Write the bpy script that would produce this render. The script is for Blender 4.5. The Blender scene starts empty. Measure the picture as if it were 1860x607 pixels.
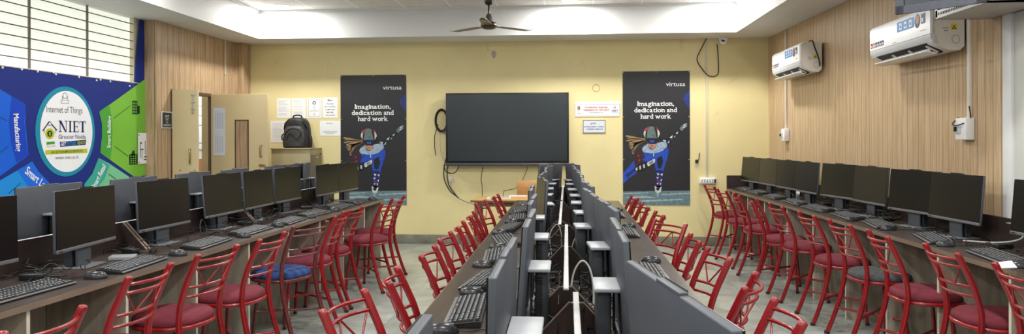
import bpy, bmesh, math, random
from mathutils import Vector, Matrix
from mathutils.geometry import tessellate_polygon
random.seed(7)
PI = math.pi
R = math.radians
SC = bpy.context.scene
COL = SC.collection

# ------------------------------------------------------------------ camera
FPX, CAMH = 1270.0, 1.42
PSI = math.atan(100 / FPX)
ROLL = -0.003
CX, HY = 930.0, 253.3
cam = bpy.data.cameras.new('camera')
camo = bpy.data.objects.new('camera', cam)
COL.objects.link(camo)
cam.sensor_fit = 'HORIZONTAL'
cam.sensor_width = 36.0
cam.lens = FPX / 1860 * 36.0
cam.shift_y = -(303.5 - HY) / 1860.0
cam.clip_start = 0.05
camo.location = (0, 0, CAMH)
camo.rotation_euler = (Matrix.Rotation(PSI, 3, 'Z') @ Matrix.Rotation(PI / 2, 3, 'X') @ Matrix.Rotation(ROLL, 3, 'Z')).to_euler()
SC.camera = camo


def ray(px, py):
    c, s = math.cos(PSI), math.sin(PSI)
    u, v = px - CX, -(py - HY)
    cr, sr = math.cos(ROLL), math.sin(ROLL)
    u, v = (u * cr - v * sr) / FPX, (u * sr + v * cr) / FPX
    return u * c - s, u * s + c, v


def onz(px, py, z):
    d = ray(px, py); t = (z - CAMH) / d[2]
    return Vector((d[0] * t, d[1] * t, z))


def onx(px, py, X):
    d = ray(px, py); t = X / d[0]
    return Vector((X, d[1] * t, CAMH + d[2] * t))


def ony(px, py, Y):
    d = ray(px, py); t = Y / d[1]
    return Vector((d[0] * t, Y, CAMH + d[2] * t))


# ------------------------------------------------------------------ materials
def lin(c):
    return tuple((x / 255 / 12.92) if x / 255 <= .04045 else ((x / 255 + .055) / 1.055) ** 2.4 for x in c) + (1.0,)


def nodes(name):
    m = bpy.data.materials.new(name)
    m.use_nodes = True
    nt = m.node_tree
    return m, nt, nt.nodes['Principled BSDF']


def mat(name, col, rough=.5, metal=0.0, var=0.0, scale=8.0, stretch=(1, 1, 1), bump=0.0, coat=0.0, emit=0.0, spec=None):
    m, nt, b = nodes(name)
    c = lin(col)
    b.inputs['Base Color'].default_value = c
    b.inputs['Roughness'].default_value = rough
    b.inputs['Metallic'].default_value = metal
    if spec is not None:
        b.inputs['Specular IOR Level'].default_value = spec
    if coat:
        b.inputs['Coat Weight'].default_value = coat
        b.inputs['Coat Roughness'].default_value = .12
    if emit:
        b.inputs['Emission Color'].default_value = c
        b.inputs['Emission Strength'].default_value = emit
    if var or bump:
        tc = nt.nodes.new('ShaderNodeTexCoord')
        mp = nt.nodes.new('ShaderNodeMapping')
        mp.inputs['Scale'].default_value = stretch
        nz = nt.nodes.new('ShaderNodeTexNoise')
        nz.inputs['Scale'].default_value = scale
        nz.inputs['Detail'].default_value = 5
        nt.links.new(tc.outputs['Object'], mp.inputs[0])
        nt.links.new(mp.outputs[0], nz.inputs['Vector'])
        if var:
            rp = nt.nodes.new('ShaderNodeValToRGB')
            rp.color_ramp.elements[0].position = .3
            rp.color_ramp.elements[1].position = .7
            rp.color_ramp.elements[0].color = tuple(x * (1 - var) for x in c[:3]) + (1,)
            rp.color_ramp.elements[1].color = tuple(min(1, x * (1 + var)) for x in c[:3]) + (1,)
            nt.links.new(nz.outputs['Fac'], rp.inputs[0])
            nt.links.new(rp.outputs[0], b.inputs['Base Color'])
        if bump:
            bp = nt.nodes.new('ShaderNodeBump')
            bp.inputs['Strength'].default_value = bump
            bp.inputs['Distance'].default_value = .01
            nt.links.new(nz.outputs['Fac'], bp.inputs['Height'])
            nt.links.new(bp.outputs[0], b.inputs['Normal'])
    return m


def math_node(nt, op, a, b=None):
    n = nt.nodes.new('ShaderNodeMath'); n.operation = op
    for i, v in enumerate((a, b)):
        if v is None:
            continue
        if isinstance(v, (int, float)):
            n.inputs[i].default_value = v
        else:
            nt.links.new(v, n.inputs[i])
    return n.outputs[0]


def mix_col(nt, fac, a, b):
    n = nt.nodes.new('ShaderNodeMix'); n.data_type = 'RGBA'
    for i, v in ((0, fac), (6, a), (7, b)):
        if isinstance(v, (int, float)):
            n.inputs[i].default_value = v
        elif isinstance(v, tuple):
            n.inputs[i].default_value = v
        else:
            nt.links.new(v, n.inputs[i])
    return n.outputs[2]


def wood_panel(name, base, dark, groove, spacing, offset=0.0, width=.05, hscale=26.0):
    """vertical tongue-and-groove boards: long grain along Z, dark joints"""
    m, nt, b = nodes(name)
    tc = nt.nodes.new('ShaderNodeTexCoord')
    sep = nt.nodes.new('ShaderNodeSeparateXYZ')
    nt.links.new(tc.outputs['Object'], sep.inputs[0])
    h = math_node(nt, 'ADD', sep.outputs['X'], sep.outputs['Y'])
    h = math_node(nt, 'DIVIDE', math_node(nt, 'ADD', h, offset + 50), spacing)
    fr = math_node(nt, 'FRACT', h)
    fl = math_node(nt, 'FLOOR', h)
    g = math_node(nt, 'LESS_THAN', fr, width)
    cmb = nt.nodes.new('ShaderNodeCombineXYZ')
    nt.links.new(math_node(nt, 'MULTIPLY', h, spacing * hscale), cmb.inputs[0])
    nt.links.new(math_node(nt, 'MULTIPLY', fl, 3.7), cmb.inputs[1])
    nt.links.new(math_node(nt, 'MULTIPLY', sep.outputs['Z'], 1.5), cmb.inputs[2])
    nz = nt.nodes.new('ShaderNodeTexNoise')
    nz.inputs['Scale'].default_value = 1.6
    nz.inputs['Detail'].default_value = 6
    nz.inputs['Distortion'].default_value = .6
    nt.links.new(cmb.outputs[0], nz.inputs['Vector'])
    rp = nt.nodes.new('ShaderNodeValToRGB')
    rp.color_ramp.elements[0].position = .36
    rp.color_ramp.elements[1].position = .6
    rp.color_ramp.elements[0].color = lin(dark)
    rp.color_ramp.elements[1].color = lin(base)
    nt.links.new(nz.outputs['Fac'], rp.inputs[0])
    wn = nt.nodes.new('ShaderNodeTexWhiteNoise'); wn.noise_dimensions = '1D'
    nt.links.new(fl, wn.inputs['W'])
    tone = math_node(nt, 'MULTIPLY', wn.outputs['Value'], .35)
    col = mix_col(nt, tone, rp.outputs[0], lin(dark))
    col = mix_col(nt, g, col, lin(groove))
    nt.links.new(col, b.inputs['Base Color'])
    b.inputs['Roughness'].default_value = .42
    bp = nt.nodes.new('ShaderNodeBump')
    bp.inputs['Strength'].default_value = .6
    bp.inputs['Distance'].default_value = .006
    nt.links.new(math_node(nt, 'SUBTRACT', 1.0, g), bp.inputs['Height'])
    nt.links.new(bp.outputs[0], b.inputs['Normal'])
    return m


def tiled(name, base, dark, joint, size, offs, jw, rough, nscale=1.3, axes=('X', 'Y'), veins=True):
    m, nt, b = nodes(name)
    tc = nt.nodes.new('ShaderNodeTexCoord')
    sep = nt.nodes.new('ShaderNodeSeparateXYZ')
    nt.links.new(tc.outputs['Object'], sep.inputs[0])
    js, ids = [], []
    for ax, of, sz in zip(axes, offs, size):
        t = math_node(nt, 'DIVIDE', math_node(nt, 'ADD', sep.outputs[ax], of + 60 * sz), sz)
        js.append(math_node(nt, 'LESS_THAN', math_node(nt, 'FRACT', t), jw / sz))
        ids.append(math_node(nt, 'FLOOR', t))
    g = math_node(nt, 'MAXIMUM', js[0], js[1])
    cmb = nt.nodes.new('ShaderNodeCombineXYZ')
    nt.links.new(ids[0], cmb.inputs[0]); nt.links.new(ids[1], cmb.inputs[1])
    wn = nt.nodes.new('ShaderNodeTexWhiteNoise'); wn.noise_dimensions = '3D'
    nt.links.new(cmb.outputs[0], wn.inputs['Vector'])
    add = nt.nodes.new('ShaderNodeVectorMath'); add.operation = 'MULTIPLY_ADD'
    nt.links.new(wn.outputs['Color'], add.inputs[0])
    add.inputs[1].default_value = (9, 9, 9)
    nt.links.new(tc.outputs['Object'], add.inputs[2])
    nz = nt.nodes.new('ShaderNodeTexNoise')
    nz.inputs['Scale'].default_value = nscale
    nz.inputs['Detail'].default_value = 8
    nz.inputs['Roughness'].default_value = .62
    nz.inputs['Distortion'].default_value = 1.2
    nt.links.new(add.outputs[0], nz.inputs['Vector'])
    rp = nt.nodes.new('ShaderNodeValToRGB')
    rp.color_ramp.elements[0].position = .38
    rp.color_ramp.elements[1].position = .62
    rp.color_ramp.elements[0].color = lin(dark)
    rp.color_ramp.elements[1].color = lin(base)
    nt.links.new(nz.outputs['Fac'], rp.inputs[0])
    col = rp.outputs[0]
    if veins:
        col = mix_col(nt, math_node(nt, 'MULTIPLY', wn.outputs['Value'], .4), col, lin(dark))
    col = mix_col(nt, g, col, lin(joint))
    nt.links.new(col, b.inputs['Base Color'])
    b.inputs['Roughness'].default_value = rough
    return m


M = {}
M['yellow'] = mat('yellow_paint', (228, 214, 160), .55, var=.06, scale=1.4, bump=.05)
def stained(m):
    nt = m.node_tree; b = nt.nodes['Principled BSDF']
    src = b.inputs['Base Color'].links[0].from_socket
    tc = nt.nodes.new('ShaderNodeTexCoord'); mp = nt.nodes.new('ShaderNodeMapping'); mp.inputs['Scale'].default_value = (3.2, 3.2, 1.6)
    nz = nt.nodes.new('ShaderNodeTexNoise'); nz.inputs['Scale'].default_value = 1.0; nz.inputs['Detail'].default_value = 9; nz.inputs['Roughness'].default_value = .72; nz.inputs['Distortion'].default_value = 1.5
    nt.links.new(tc.outputs['Object'], mp.inputs[0]); nt.links.new(mp.outputs[0], nz.inputs['Vector'])
    rp = nt.nodes.new('ShaderNodeValToRGB'); rp.color_ramp.elements[0].position = .60; rp.color_ramp.elements[1].position = .74
    rp.color_ramp.elements[0].color = (0, 0, 0, 1); rp.color_ramp.elements[1].color = (.4, .4, .4, 1)
    nt.links.new(nz.outputs['Fac'], rp.inputs[0])
    nt.links.new(mix_col(nt, rp.outputs[0], src, lin((176, 152, 98))), b.inputs['Base Color'])
stained(M['yellow'])
M['white'] = mat('white_paint', (224, 225, 225), .6, var=.02, scale=2)
M['ceiltile'] = tiled('ceiling_tile', (232, 232, 227), (222, 222, 216), (248, 248, 247), (.6, .6), (-.328 + .012, -.25 + .012), .024, .7, nscale=5, veins=False)
M['floor'] = tiled('floor_tile', (182, 186, 179), (146, 152, 146), (134, 140, 134), (.6, .6), (.2, .1), .005, .22, nscale=1.6)
M['skirt'] = mat('grey_skirting_stone', (128, 126, 112), .4, var=.25, scale=7)
M['wood_l'] = wood_panel('wood_panel_brown', (198, 170, 136), (164, 136, 106), (104, 80, 60), .118, .03, .045, 30)
M['wood_r'] = wood_panel('wood_panel_tan', (208, 182, 148), (182, 152, 116), (124, 98, 72), .082, .01, .06, 34)
M['desk'] = mat('dark_walnut_laminate', (63, 52, 47), .3, var=.3, scale=3, stretch=(14, 1.2, 14), spec=.6)
M['deskdark'] = mat('dark_walnut_board', (50, 39, 36), .4, var=.3, scale=3, stretch=(14, 1.2, 3))
M['deskedge'] = mat('walnut_edge_strip', (122, 106, 92), .4, var=.15, scale=4, stretch=(6, 1, 6))
M['panel'] = mat('ash_grey_laminate', (168, 158, 142), .5, var=.22, scale=2.5, stretch=(9, 9, 1.0))
M['band'] = mat('cream_edge_banding', (226, 218, 200), .45, var=.05, scale=10)
M['capwhite'] = mat('scuffed_white_capping', (214, 214, 212), .45, var=.12, scale=14)
M['screen'] = mat('black_glass_screen', (16, 16, 17), .3, spec=.4, var=.02, scale=3)
M['case'] = mat('slate_grey_plastic', (74, 78, 86), .5, var=.05, scale=12)
M['bezel'] = mat('black_plastic_bezel', (26, 27, 29), .45, var=.05, scale=12)
M['chin'] = mat('silver_grey_plastic', (98, 100, 104), .38, var=.04, scale=12)
M['plate'] = mat('pale_grey_plastic', (156, 160, 165), .38, var=.04, scale=12)
M['stand'] = mat('graphite_plastic', (54, 57, 63), .42, var=.06, scale=12)
M['black'] = mat('black_plastic', (24, 24, 26), .42, var=.08, scale=20)
M['key'] = mat('charcoal_key', (52, 52, 54), .5, var=.08, scale=30)
M['kbsilver'] = mat('grey_key_edge', (110, 112, 114), .35, var=.05, scale=20)
M['mouse'] = mat('glossy_black_plastic', (44, 45, 48), .28, var=.05, scale=20)
M['red'] = mat('red_enamel', (140, 18, 26), .3, coat=.35, var=.12, scale=30)
M['maroon'] = mat('maroon_enamel', (98, 36, 36), .32, coat=.4, var=.2, scale=30)
M['wine'] = mat('wine_fabric', (112, 34, 48), .85, var=.12, scale=60, bump=.15)
M['greyfab'] = mat('grey_woven_fabric', (76, 76, 78), .9, var=.35, scale=60, bump=.2)
M['rubber'] = mat('black_rubber', (22, 22, 22), .7, var=.1, scale=30)
M['cream'] = mat('cream_door_paint', (206, 188, 146), .45, var=.06, scale=2.2)
M['frame'] = mat('brown_door_frame', (92, 72, 56), .5, var=.2, scale=6, stretch=(8, 8, 1))
M['steel'] = mat('brushed_steel', (190, 188, 182), .3, metal=.9, var=.06, scale=20)
M['brass'] = mat('aged_brass', (176, 150, 92), .3, metal=.9, var=.1, scale=20)
M['cab'] = mat('olive_grey_steel', (158, 146, 112), .45, var=.06, scale=3)
M['cabdark'] = mat('khaki_steel', (120, 112, 92), .45, var=.06, scale=3)
M['bag'] = mat('black_nylon', (34, 34, 36), .6, var=.35, scale=18, bump=.5)
M['baglight'] = mat('dark_grey_nylon', (58, 58, 60), .55, var=.3, scale=14, bump=.6)
M['paper'] = mat('white_paper', (236, 238, 238), .6, var=.02, scale=6)
M['paperblue'] = mat('pale_blue_paper', (214, 220, 232), .6, var=.03, scale=6)
M['ink'] = mat('grey_ink', (146, 148, 154), .6, var=.1, scale=40)
M['paleink'] = mat('pale_blue_ink', (186, 194, 210), .6, var=.04, scale=40)
M['inkdark'] = mat('black_ink', (34, 34, 38), .6, var=.1, scale=40)
M['navyink'] = mat('navy_ink', (44, 46, 110), .6, var=.1, scale=40)
M['redink'] = mat('red_ink', (190, 40, 60), .6, var=.1, scale=40)
M['greenink'] = mat('green_ink', (60, 130, 80), .6, var=.1, scale=40)
M['orange'] = mat('orange_ink', (226, 130, 50), .6, var=.1, scale=40)
M['poster'] = mat('matt_black_print', (33, 33, 38), .42, var=.12, scale=1.5)
M['lettering'] = mat('white_print', (240, 240, 240), .5, var=.02, scale=10)
M['tvglass'] = mat('dark_glossy_glass', (38, 46, 52), .25, spec=.5, var=.03, scale=2)
M['tvframe'] = mat('satin_black_metal', (22, 23, 25), .35, var=.06, scale=12)
M['tvchin'] = mat('gunmetal_bar', (74, 78, 86), .35, metal=.3, var=.06, scale=12)
M['ac'] = mat('glossy_white_plastic', (240, 241, 242), .3, var=.015, scale=6)
M['acside'] = mat('ivory_plastic', (222, 216, 208), .45, var=.03, scale=6)
M['acgrey'] = mat('light_grey_plastic', (206, 208, 212), .4, var=.03, scale=6)
M['slot'] = mat('dark_cavity', (22, 20, 20), .8, var=.1, scale=10)
M['stblue'] = mat('sky_blue_sticker', (64, 140, 206), .4, var=.05, scale=10)
M['stnavy'] = mat('navy_sticker', (40, 46, 96), .4, var=.1, scale=10)
M['styellow'] = mat('yellow_sticker', (226, 200, 40), .4, var=.05, scale=10)
M['conduit'] = mat('white_pvc', (226, 218, 206), .4, var=.03, scale=10)
M['fan'] = mat('dark_brown_enamel', (52, 36, 33), .22, coat=.4, var=.1, scale=10)
M['fanblade'] = mat('brown_enamel_blade', (96, 84, 82), .3, coat=.3, var=.08, scale=6)
M['light'] = mat('lamp_diffuser', (255, 253, 246), .5, emit=6.0, var=.01, scale=3)
M['rim'] = mat('white_lamp_rim', (236, 236, 236), .4, var=.02, scale=5)
M['cable'] = mat('black_cable', (14, 14, 15), .5, var=.1, scale=30)
M['cablegrey'] = mat('grey_cable', (168, 168, 164), .5, var=.08, scale=30)
M['oak'] = mat('varnished_oak', (206, 164, 100), .35, var=.14, scale=4, stretch=(1, 10, 10))
M['oakdark'] = mat('brown_wooden_leg', (118, 92, 66), .5, var=.2, scale=5, stretch=(10, 10, 1))
M['ply'] = mat('orange_plywood', (206, 152, 92), .4, var=.12, scale=5, stretch=(1, 8, 8))
M['greywall'] = mat('pale_grey_paint', (206, 206, 200), .6, var=.03, scale=2)
M['rack'] = mat('grey_powder_coat', (176, 170, 164), .5, var=.05, scale=5)
M['rackdark'] = mat('dark_blue_grey_coat', (66, 69, 80), .45, var=.12, scale=40)
M['window'] = mat('bright_painted_glass', (236, 240, 228), .4, emit=.74, var=.04, scale=1.6)
M['grille'] = mat('grey_iron_bar', (120, 112, 104), .45, var=.1, scale=12)
M['sill'] = mat('cream_sill_paint', (206, 198, 176), .5, var=.06, scale=6)
M['dado'] = mat('terracotta_paint', (196, 122, 78), .55, var=.06, scale=3)
M['signblack'] = mat('black_sign_plate', (38, 37, 36), .35, var=.1, scale=10)
for n, c in dict(bnavy=(24, 44, 128), bblue=(18, 96, 214), bbluedk=(16, 66, 190), bsky=(28, 140, 220), bskydk=(24, 106, 222), bgreen=(122, 186, 62),
                 bgreendk=(74, 160, 58), bteal=(120, 196, 150), btealdk=(60, 168, 150), bring=(28, 140, 168), bwhite=(244, 244, 248), bdark=(22, 60, 36),
                 blime=(188, 196, 44), bnavydk=(20, 36, 84)).items():
    M[n] = mat('banner_print_' + n[1:], c, .6, var=.05, scale=1.6, spec=.25)
for n, c in dict(kice=(112, 140, 150), kicelt=(170, 192, 200), kblue=(28, 78, 200), kbluedk=(20, 36, 110), kpale=(164, 186, 208), kgrey=(104, 124, 120), khair=(176, 150, 104),
                 khairdk=(110, 88, 56), kskin=(198, 152, 122), kmaroon=(58, 26, 38), kwhite=(214, 220, 222), kblack=(18, 18, 22), kred=(190, 36, 52), kglow=(30, 50, 130)).items():
    M[n] = mat('poster_print_' + n[1:], tuple(int(x * .9) for x in c), .45, var=.3, scale=26)


def plaid():
    m, nt, b = nodes('blue_plaid_fabric')
    tc = nt.nodes.new('ShaderNodeTexCoord')
    sep = nt.nodes.new('ShaderNodeSeparateXYZ')
    nt.links.new(tc.outputs['Object'], sep.inputs[0])
    a = math_node(nt, 'LESS_THAN', math_node(nt, 'FRACT', math_node(nt, 'MULTIPLY', sep.outputs['X'], 14)), .45)
    c = math_node(nt, 'LESS_THAN', math_node(nt, 'FRACT', math_node(nt, 'MULTIPLY', sep.outputs['Y'], 14)), .45)
    s = math_node(nt, 'MULTIPLY', math_node(nt, 'ADD', a, c), .5)
    nt.links.new(mix_col(nt, s, lin((40, 72, 132)), lin((22, 30, 64))), b.inputs['Base Color'])
    b.inputs['Roughness'].default_value = .9
    return m


M['plaid'] = plaid()


# ------------------------------------------------------------------ mesh helpers
def rbox(bm, size, loc=(0, 0, 0), rot=None, bev=0.0, seg=2, mi=0, taper=None):
    r = bmesh.ops.create_cube(bm, size=1.0)
    vs = r['verts']
    for v in vs:
        v.co = Vector((v.co.x * size[0], v.co.y * size[1], v.co.z * size[2]))
        if taper and v.co.z > 0:
            v.co.x *= taper[0]; v.co.y *= taper[1]
    fs = list({f for v in vs for f in v.link_faces})
    if bev > 0:
        es = list({e for f in fs for e in f.edges})
        g = bmesh.ops.bevel(bm, geom=es, offset=bev, segments=seg, affect='EDGES', profile=.5)
        fs = list({f for v in g['verts'] for f in v.link_faces} | {f for f in fs if f.is_valid})
        vs = list({v for f in fs for v in f.verts})
    mtx = Matrix.Translation(Vector(loc))
    if rot is not None:
        mtx = mtx @ (rot if isinstance(rot, Matrix) else Matrix.Rotation(rot, 4, 'Z'))
    for v in vs:
        v.co = mtx @ v.co
    for f in fs:
        f.material_index = mi
    return fs


def tube(bm, pts, r, n=8, closed=False, mi=0):
    P = [Vector(p) for p in pts]
    k = len(P)
    rs = r if isinstance(r, (list, tuple)) else [r] * k
    T = []
    for i in range(k):
        a = P[(i - 1) % k] if (closed or i > 0) else P[i]
        b = P[(i + 1) % k] if (closed or i < k - 1) else P[i]
        d = b - a
        T.append(d.normalized() if d.length > 1e-9 else Vector((0, 0, 1)))
    up = Vector((0, 0, 1)) if abs(T[0].z) < .9 else Vector((1, 0, 0))
    nrm = (up - T[0] * up.dot(T[0])).normalized()
    rings = []
    for i in range(k):
        nrm = (nrm - T[i] * nrm.dot(T[i]))
        nrm = nrm.normalized() if nrm.length > 1e-6 else T[i].orthogonal().normalized()
        bi = T[i].cross(nrm)
        rings.append([bm.verts.new(P[i] + (nrm * math.cos(2 * PI * j / n) + bi * math.sin(2 * PI * j / n)) * rs[i]) for j in range(n)])
    m = k if closed else k - 1
    for i in range(m):
        a, b = rings[i], rings[(i + 1) % k]
        for j in range(n):
            f = bm.faces.new((a[j], a[(j + 1) % n], b[(j + 1) % n], b[j])); f.material_index = mi
    if not closed:
        f = bm.faces.new(rings[0][::-1]); f.material_index = mi
        f = bm.faces.new(rings[-1]); f.material_index = mi


def smooth_path(pts, sub=6):
    P = [Vector(p) for p in pts]
    out = []
    for i in range(len(P) - 1):
        p0 = P[i - 1] if i > 0 else P[i] * 2 - P[i + 1]
        p1, p2 = P[i], P[i + 1]
        p3 = P[i + 2] if i + 2 < len(P) else P[i + 1] * 2 - P[i]
        for s in range(sub):
            t = s / sub
            out.append(.5 * ((2 * p1) + (p2 - p0) * t + (2 * p0 - 5 * p1 + 4 * p2 - p3) * t * t + (3 * p1 - p0 - 3 * p2 + p3) * t ** 3))
    out.append(P[-1])
    return out


def lathe(bm, prof, loc=(0, 0, 0), n=24, mi=0):
    rings = []
    for r, z in prof:
        rings.append([bm.verts.new((loc[0] + r * math.cos(2 * PI * j / n), loc[1] + r * math.sin(2 * PI * j / n), loc[2] + z)) for j in range(n)])
    for a, b in zip(rings, rings[1:]):
        for j in range(n):
            f = bm.faces.new((a[j], a[(j + 1) % n], b[(j + 1) % n], b[j])); f.material_index = mi
    f = bm.faces.new(rings[0][::-1]); f.material_index = mi
    f = bm.faces.new(rings[-1]); f.material_index = mi


def prism(bm, poly, d0, d1, axes='XZ', mi=0):
    """extrude a 2-D outline; axes: the two axes of the outline, d along the third"""
    def co(p, d):
        if axes == 'XZ': return (p[0], d, p[1])
        if axes == 'YZ': return (d, p[0], p[1])
        return (p[0], p[1], d)
    a = [bm.verts.new(co(p, d0)) for p in poly]
    b = [bm.verts.new(co(p, d1)) for p in poly]
    n = len(poly)
    for i in range(n):
        f = bm.faces.new((a[i], a[(i + 1) % n], b[(i + 1) % n], b[i])); f.material_index = mi
    f = bm.faces.new(a[::-1]); f.material_index = mi
    f = bm.faces.new(b); f.material_index = mi


def finish(name, bm, mats, parent=None, loc=None, sharp=62):
    bmesh.ops.recalc_face_normals(bm, faces=bm.faces[:])
    me = bpy.data.meshes.new(name)
    bm.to_mesh(me); bm.free()
    for m in (mats if isinstance(mats, (list, tuple)) else [mats]):
        me.materials.append(M[m] if isinstance(m, str) else m)
    if len(me.polygons):
        me.polygons.foreach_set('use_smooth', [True] * len(me.polygons))
        me.set_sharp_from_angle(angle=R(sharp))
    o = bpy.data.objects.new(name, me)
    COL.objects.link(o)
    if parent is not None:
        o.parent = parent
    if loc is not None:
        o.location = loc
    return o


def tag(o, label=None, cat=None, group=None, kind=None):
    if label: o['label'] = label
    if cat: o['category'] = cat
    if group: o['group'] = group
    if kind: o['kind'] = kind
    return o


def thing(name, label, cat, loc=(0, 0, 0), rz=0.0, group=None):
    o = bpy.data.objects.new(name, None)
    o.empty_display_size = .1
    COL.objects.link(o)
    o.location = loc
    o.rotation_euler = (0, 0, rz)
    return tag(o, label, cat, group)


def dup(root, loc, rz, label, group=None):
    r = root.copy(); COL.objects.link(r)
    r.location = loc; r.rotation_euler = (0, 0, rz)
    tag(r, label, None, group)
    for ch in list(root.children):
        c = ch.copy(); COL.objects.link(c); c.parent = r
        for g in list(ch.children):
            d = g.copy(); COL.objects.link(d); d.parent = c
    return r


def struct(name, bm, mats, sharp=40):
    return tag(finish(name, bm, mats, sharp=sharp), kind='structure')


NB = bmesh.new


class Flat:
    """printed layers of one flat sheet: outlines and letters, local X right, Z up, facing -Y"""
    def __init__(self):
        self.v, self.f, self.mi, self.mats = [], [], [], []

    def slot(self, m):
        if m not in self.mats: self.mats.append(m)
        return self.mats.index(m)

    def poly(self, pts, m, layer=1):
        y = -.0006 * layer
        base = len(self.v)
        vs = [Vector((p[0], y, p[1])) for p in pts]
        self.v += vs
        for t in tessellate_polygon([[Vector((p[0], p[1], 0)) for p in pts]]):
            self.f.append(tuple(base + i for i in t)); self.mi.append(self.slot(m))

    def rect(self, x0, z0, x1, z1, m, layer=1):
        self.poly([(x0, z0), (x1, z0), (x1, z1), (x0, z1)], m, layer)

    def ell(self, cx, cz, rx, rz, m, layer=1, n=40):
        self.poly([(cx + rx * math.cos(2 * PI * i / n), cz + rz * math.sin(2 * PI * i / n)) for i in range(n)], m, layer)

    def text(self, s, x, z, w, h, m, layer=3, bold=0.0, rot=0.0, align='L', shear=0.0):
        """fit the string to a box w wide with capital height h; (x, z) is its lower left corner (or centre line start)"""
        cu = bpy.data.curves.new('t', 'FONT')
        cu.body = s; cu.size = 1.0; cu.offset = bold; cu.shear = shear
        cu.resolution_u = 3
        ob = bpy.data.objects.new('t', cu)
        COL.objects.link(ob)
        dg = bpy.context.evaluated_depsgraph_get()
        me = bpy.data.meshes.new_from_object(ob.evaluated_get(dg))
        xs = [v.co.x for v in me.vertices]
        x0, x1 = min(xs), max(xs)
        capz = .7
        sz = h / capz
        sx = (w / (x1 - x0)) if w else sz
        ww = (x1 - x0) * sx
        base = len(self.v)
        c, sn = math.cos(rot), math.sin(rot)
        for v in me.vertices:
            a, b = (v.co.x - x0) * sx, v.co.y * sz
            if align == 'C': a -= ww / 2
            if align == 'R': a -= ww
            self.v.append(Vector((x + a * c - b * sn, -.0006 * layer, z + a * sn + b * c)))
        for p in me.polygons:
            self.f.append(tuple(base + i for i in p.vertices)); self.mi.append(self.slot(m))
        bpy.data.objects.remove(ob); bpy.data.curves.remove(cu); bpy.data.meshes.remove(me)

    def serif_text(self, s_, x, z, w, h, m, layer=3, bold=.012, rot=0.0):
        """letters set one by one, with small slabs on their stems, scaled into a box w wide"""
        stems = dict(I=[.5], i=[.5], n=[.12, .88], m=[.08, .5, .92], h=[.12, .88], r=[.16], k=[.14, .86], d=[.86], a=[.9], N=[.1], G=[], e=[], t=[], o=[], g=[], c=[])
        tops = dict(i=[.3], n=[.02], m=[.02], r=[.0], k=[.0], h=[.0], d=[.7], I=[.5], w=[.1, .9], N=[.1, .9])
        tmp = []
        pen = 0.0
        for ch in s_:
            if ch == ' ':
                pen += .26; continue
            f = Flat(); f.text(ch, 0, 0, 0, .7, m, 1, bold)
            xs = [v.x for v in f.v]; wd = max(xs)
            tmp += [(pen, v.x, v.z, None) for v in ()]
            base = len(self.v)
            tmp.append((ch, pen, wd, f)); pen += wd + (.07 if ch not in '.,' else .05)
        k = w / pen; kz = h / .7
        c, sn = math.cos(rot), math.sin(rot)
        put = lambda a, b: Vector((x + a * k * c - b * kz * sn, -.0006 * layer, z + a * k * sn + b * kz * c))
        for ch, p, wd, f in tmp:
            base = len(self.v)
            self.v += [put(p + v.x, v.z) for v in f.v]
            self.f += [tuple(base + i for i in t) for t in f.f]; self.mi += [self.slot(m)] * len(f.f)
            up = .7 if (ch.isupper() or ch in 'hkd') else .5
            for lst, zz in ((stems.get(ch, []), 0.0), (tops.get(ch, []), up - .055)):
                for q in lst:
                    cx_ = p + q * wd; sw = .11
                    q_ = [put(cx_ - sw, zz), put(cx_ + sw, zz), put(cx_ + sw, zz + .055), put(cx_ - sw, zz + .055)]
                    b0 = len(self.v); self.v += [v + Vector((0, -.0002, 0)) for v in q_]; self.f.append((b0, b0 + 1, b0 + 2, b0 + 3)); self.mi.append(self.slot(m))

    def build(self, name, parent=None):
        me = bpy.data.meshes.new(name)
        me.from_pydata([tuple(v) for v in self.v], [], self.f)
        for m in self.mats: me.materials.append(M[m])
        me.polygons.foreach_set('material_index', self.mi)
        # every printed face looks out of the sheet
        bm = NB(); bm.from_mesh(me)
        bm.normal_update()
        for f in bm.faces:
            if f.normal.y > 0: f.normal_flip()
        bm.to_mesh(me); bm.free()
        o = bpy.data.objects.new(name, me); COL.objects.link(o)
        if parent is not None: o.parent = parent
        return o


def slab_mesh(w, h, t, m, name, x0=0.0, z0=0.0, parent=None):
    bm = NB(); rbox(bm, (w, t, h), (x0 + w / 2, t / 2, z0 + h / 2))
    return finish(name, bm, m, parent)


# ------------------------------------------------------------------ room shell
D = 9.42          # far wall
ZS, ZC = 2.745, 3.115
XT0, XT1, YT = -4.01, 2.10, 8.865   # ceiling tray
def wallx(Y): return 2.640 + (D - Y) * .021    # inner face of the panelled wall

bm = NB(); rbox(bm, (9.5, 13.2, .1), (-1.2, 3.9, -.05)); struct('floor', bm, 'floor')
bm = NB(); rbox(bm, (8.2, .12, 3.2), (-1.0, D + .06, 1.6)); struct('wall_back', bm, 'yellow')
bm = NB(); rbox(bm, (9.5, .12, 3.2), (-1.2, -2.66, 1.6)); struct('wall_rear', bm, 'greywall')
# skirting of the yellow wall
bm = NB(); rbox(bm, (7.03, .015, .125), (-.875, D - .0075, .0625), bev=.003); struct('baseboard_back', bm, 'skirt')
# panelled wall (slightly skewed in plan) and the plain wall nearer the camera
bm = NB()
prism(bm, [(wallx(D + .1), D + .1), (wallx(4.63), 4.63), (wallx(4.63) + .15, 4.63), (wallx(D) + .15, D + .1)], 0, 3.2, 'XY')
struct('wall_right', bm, 'wood_r')
bm = NB(); rbox(bm, (.15, 7.3, 3.2), (wallx(4.63) + .075 + .01, .98, 1.6)); struct('wall_side', bm, 'greywall')
bm = NB(); rbox(bm, (.03, .085, 3.0), (wallx(4.63) + .005, 4.585, 1.5), bev=.004); struct('trim_1', bm, 'white')
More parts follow.
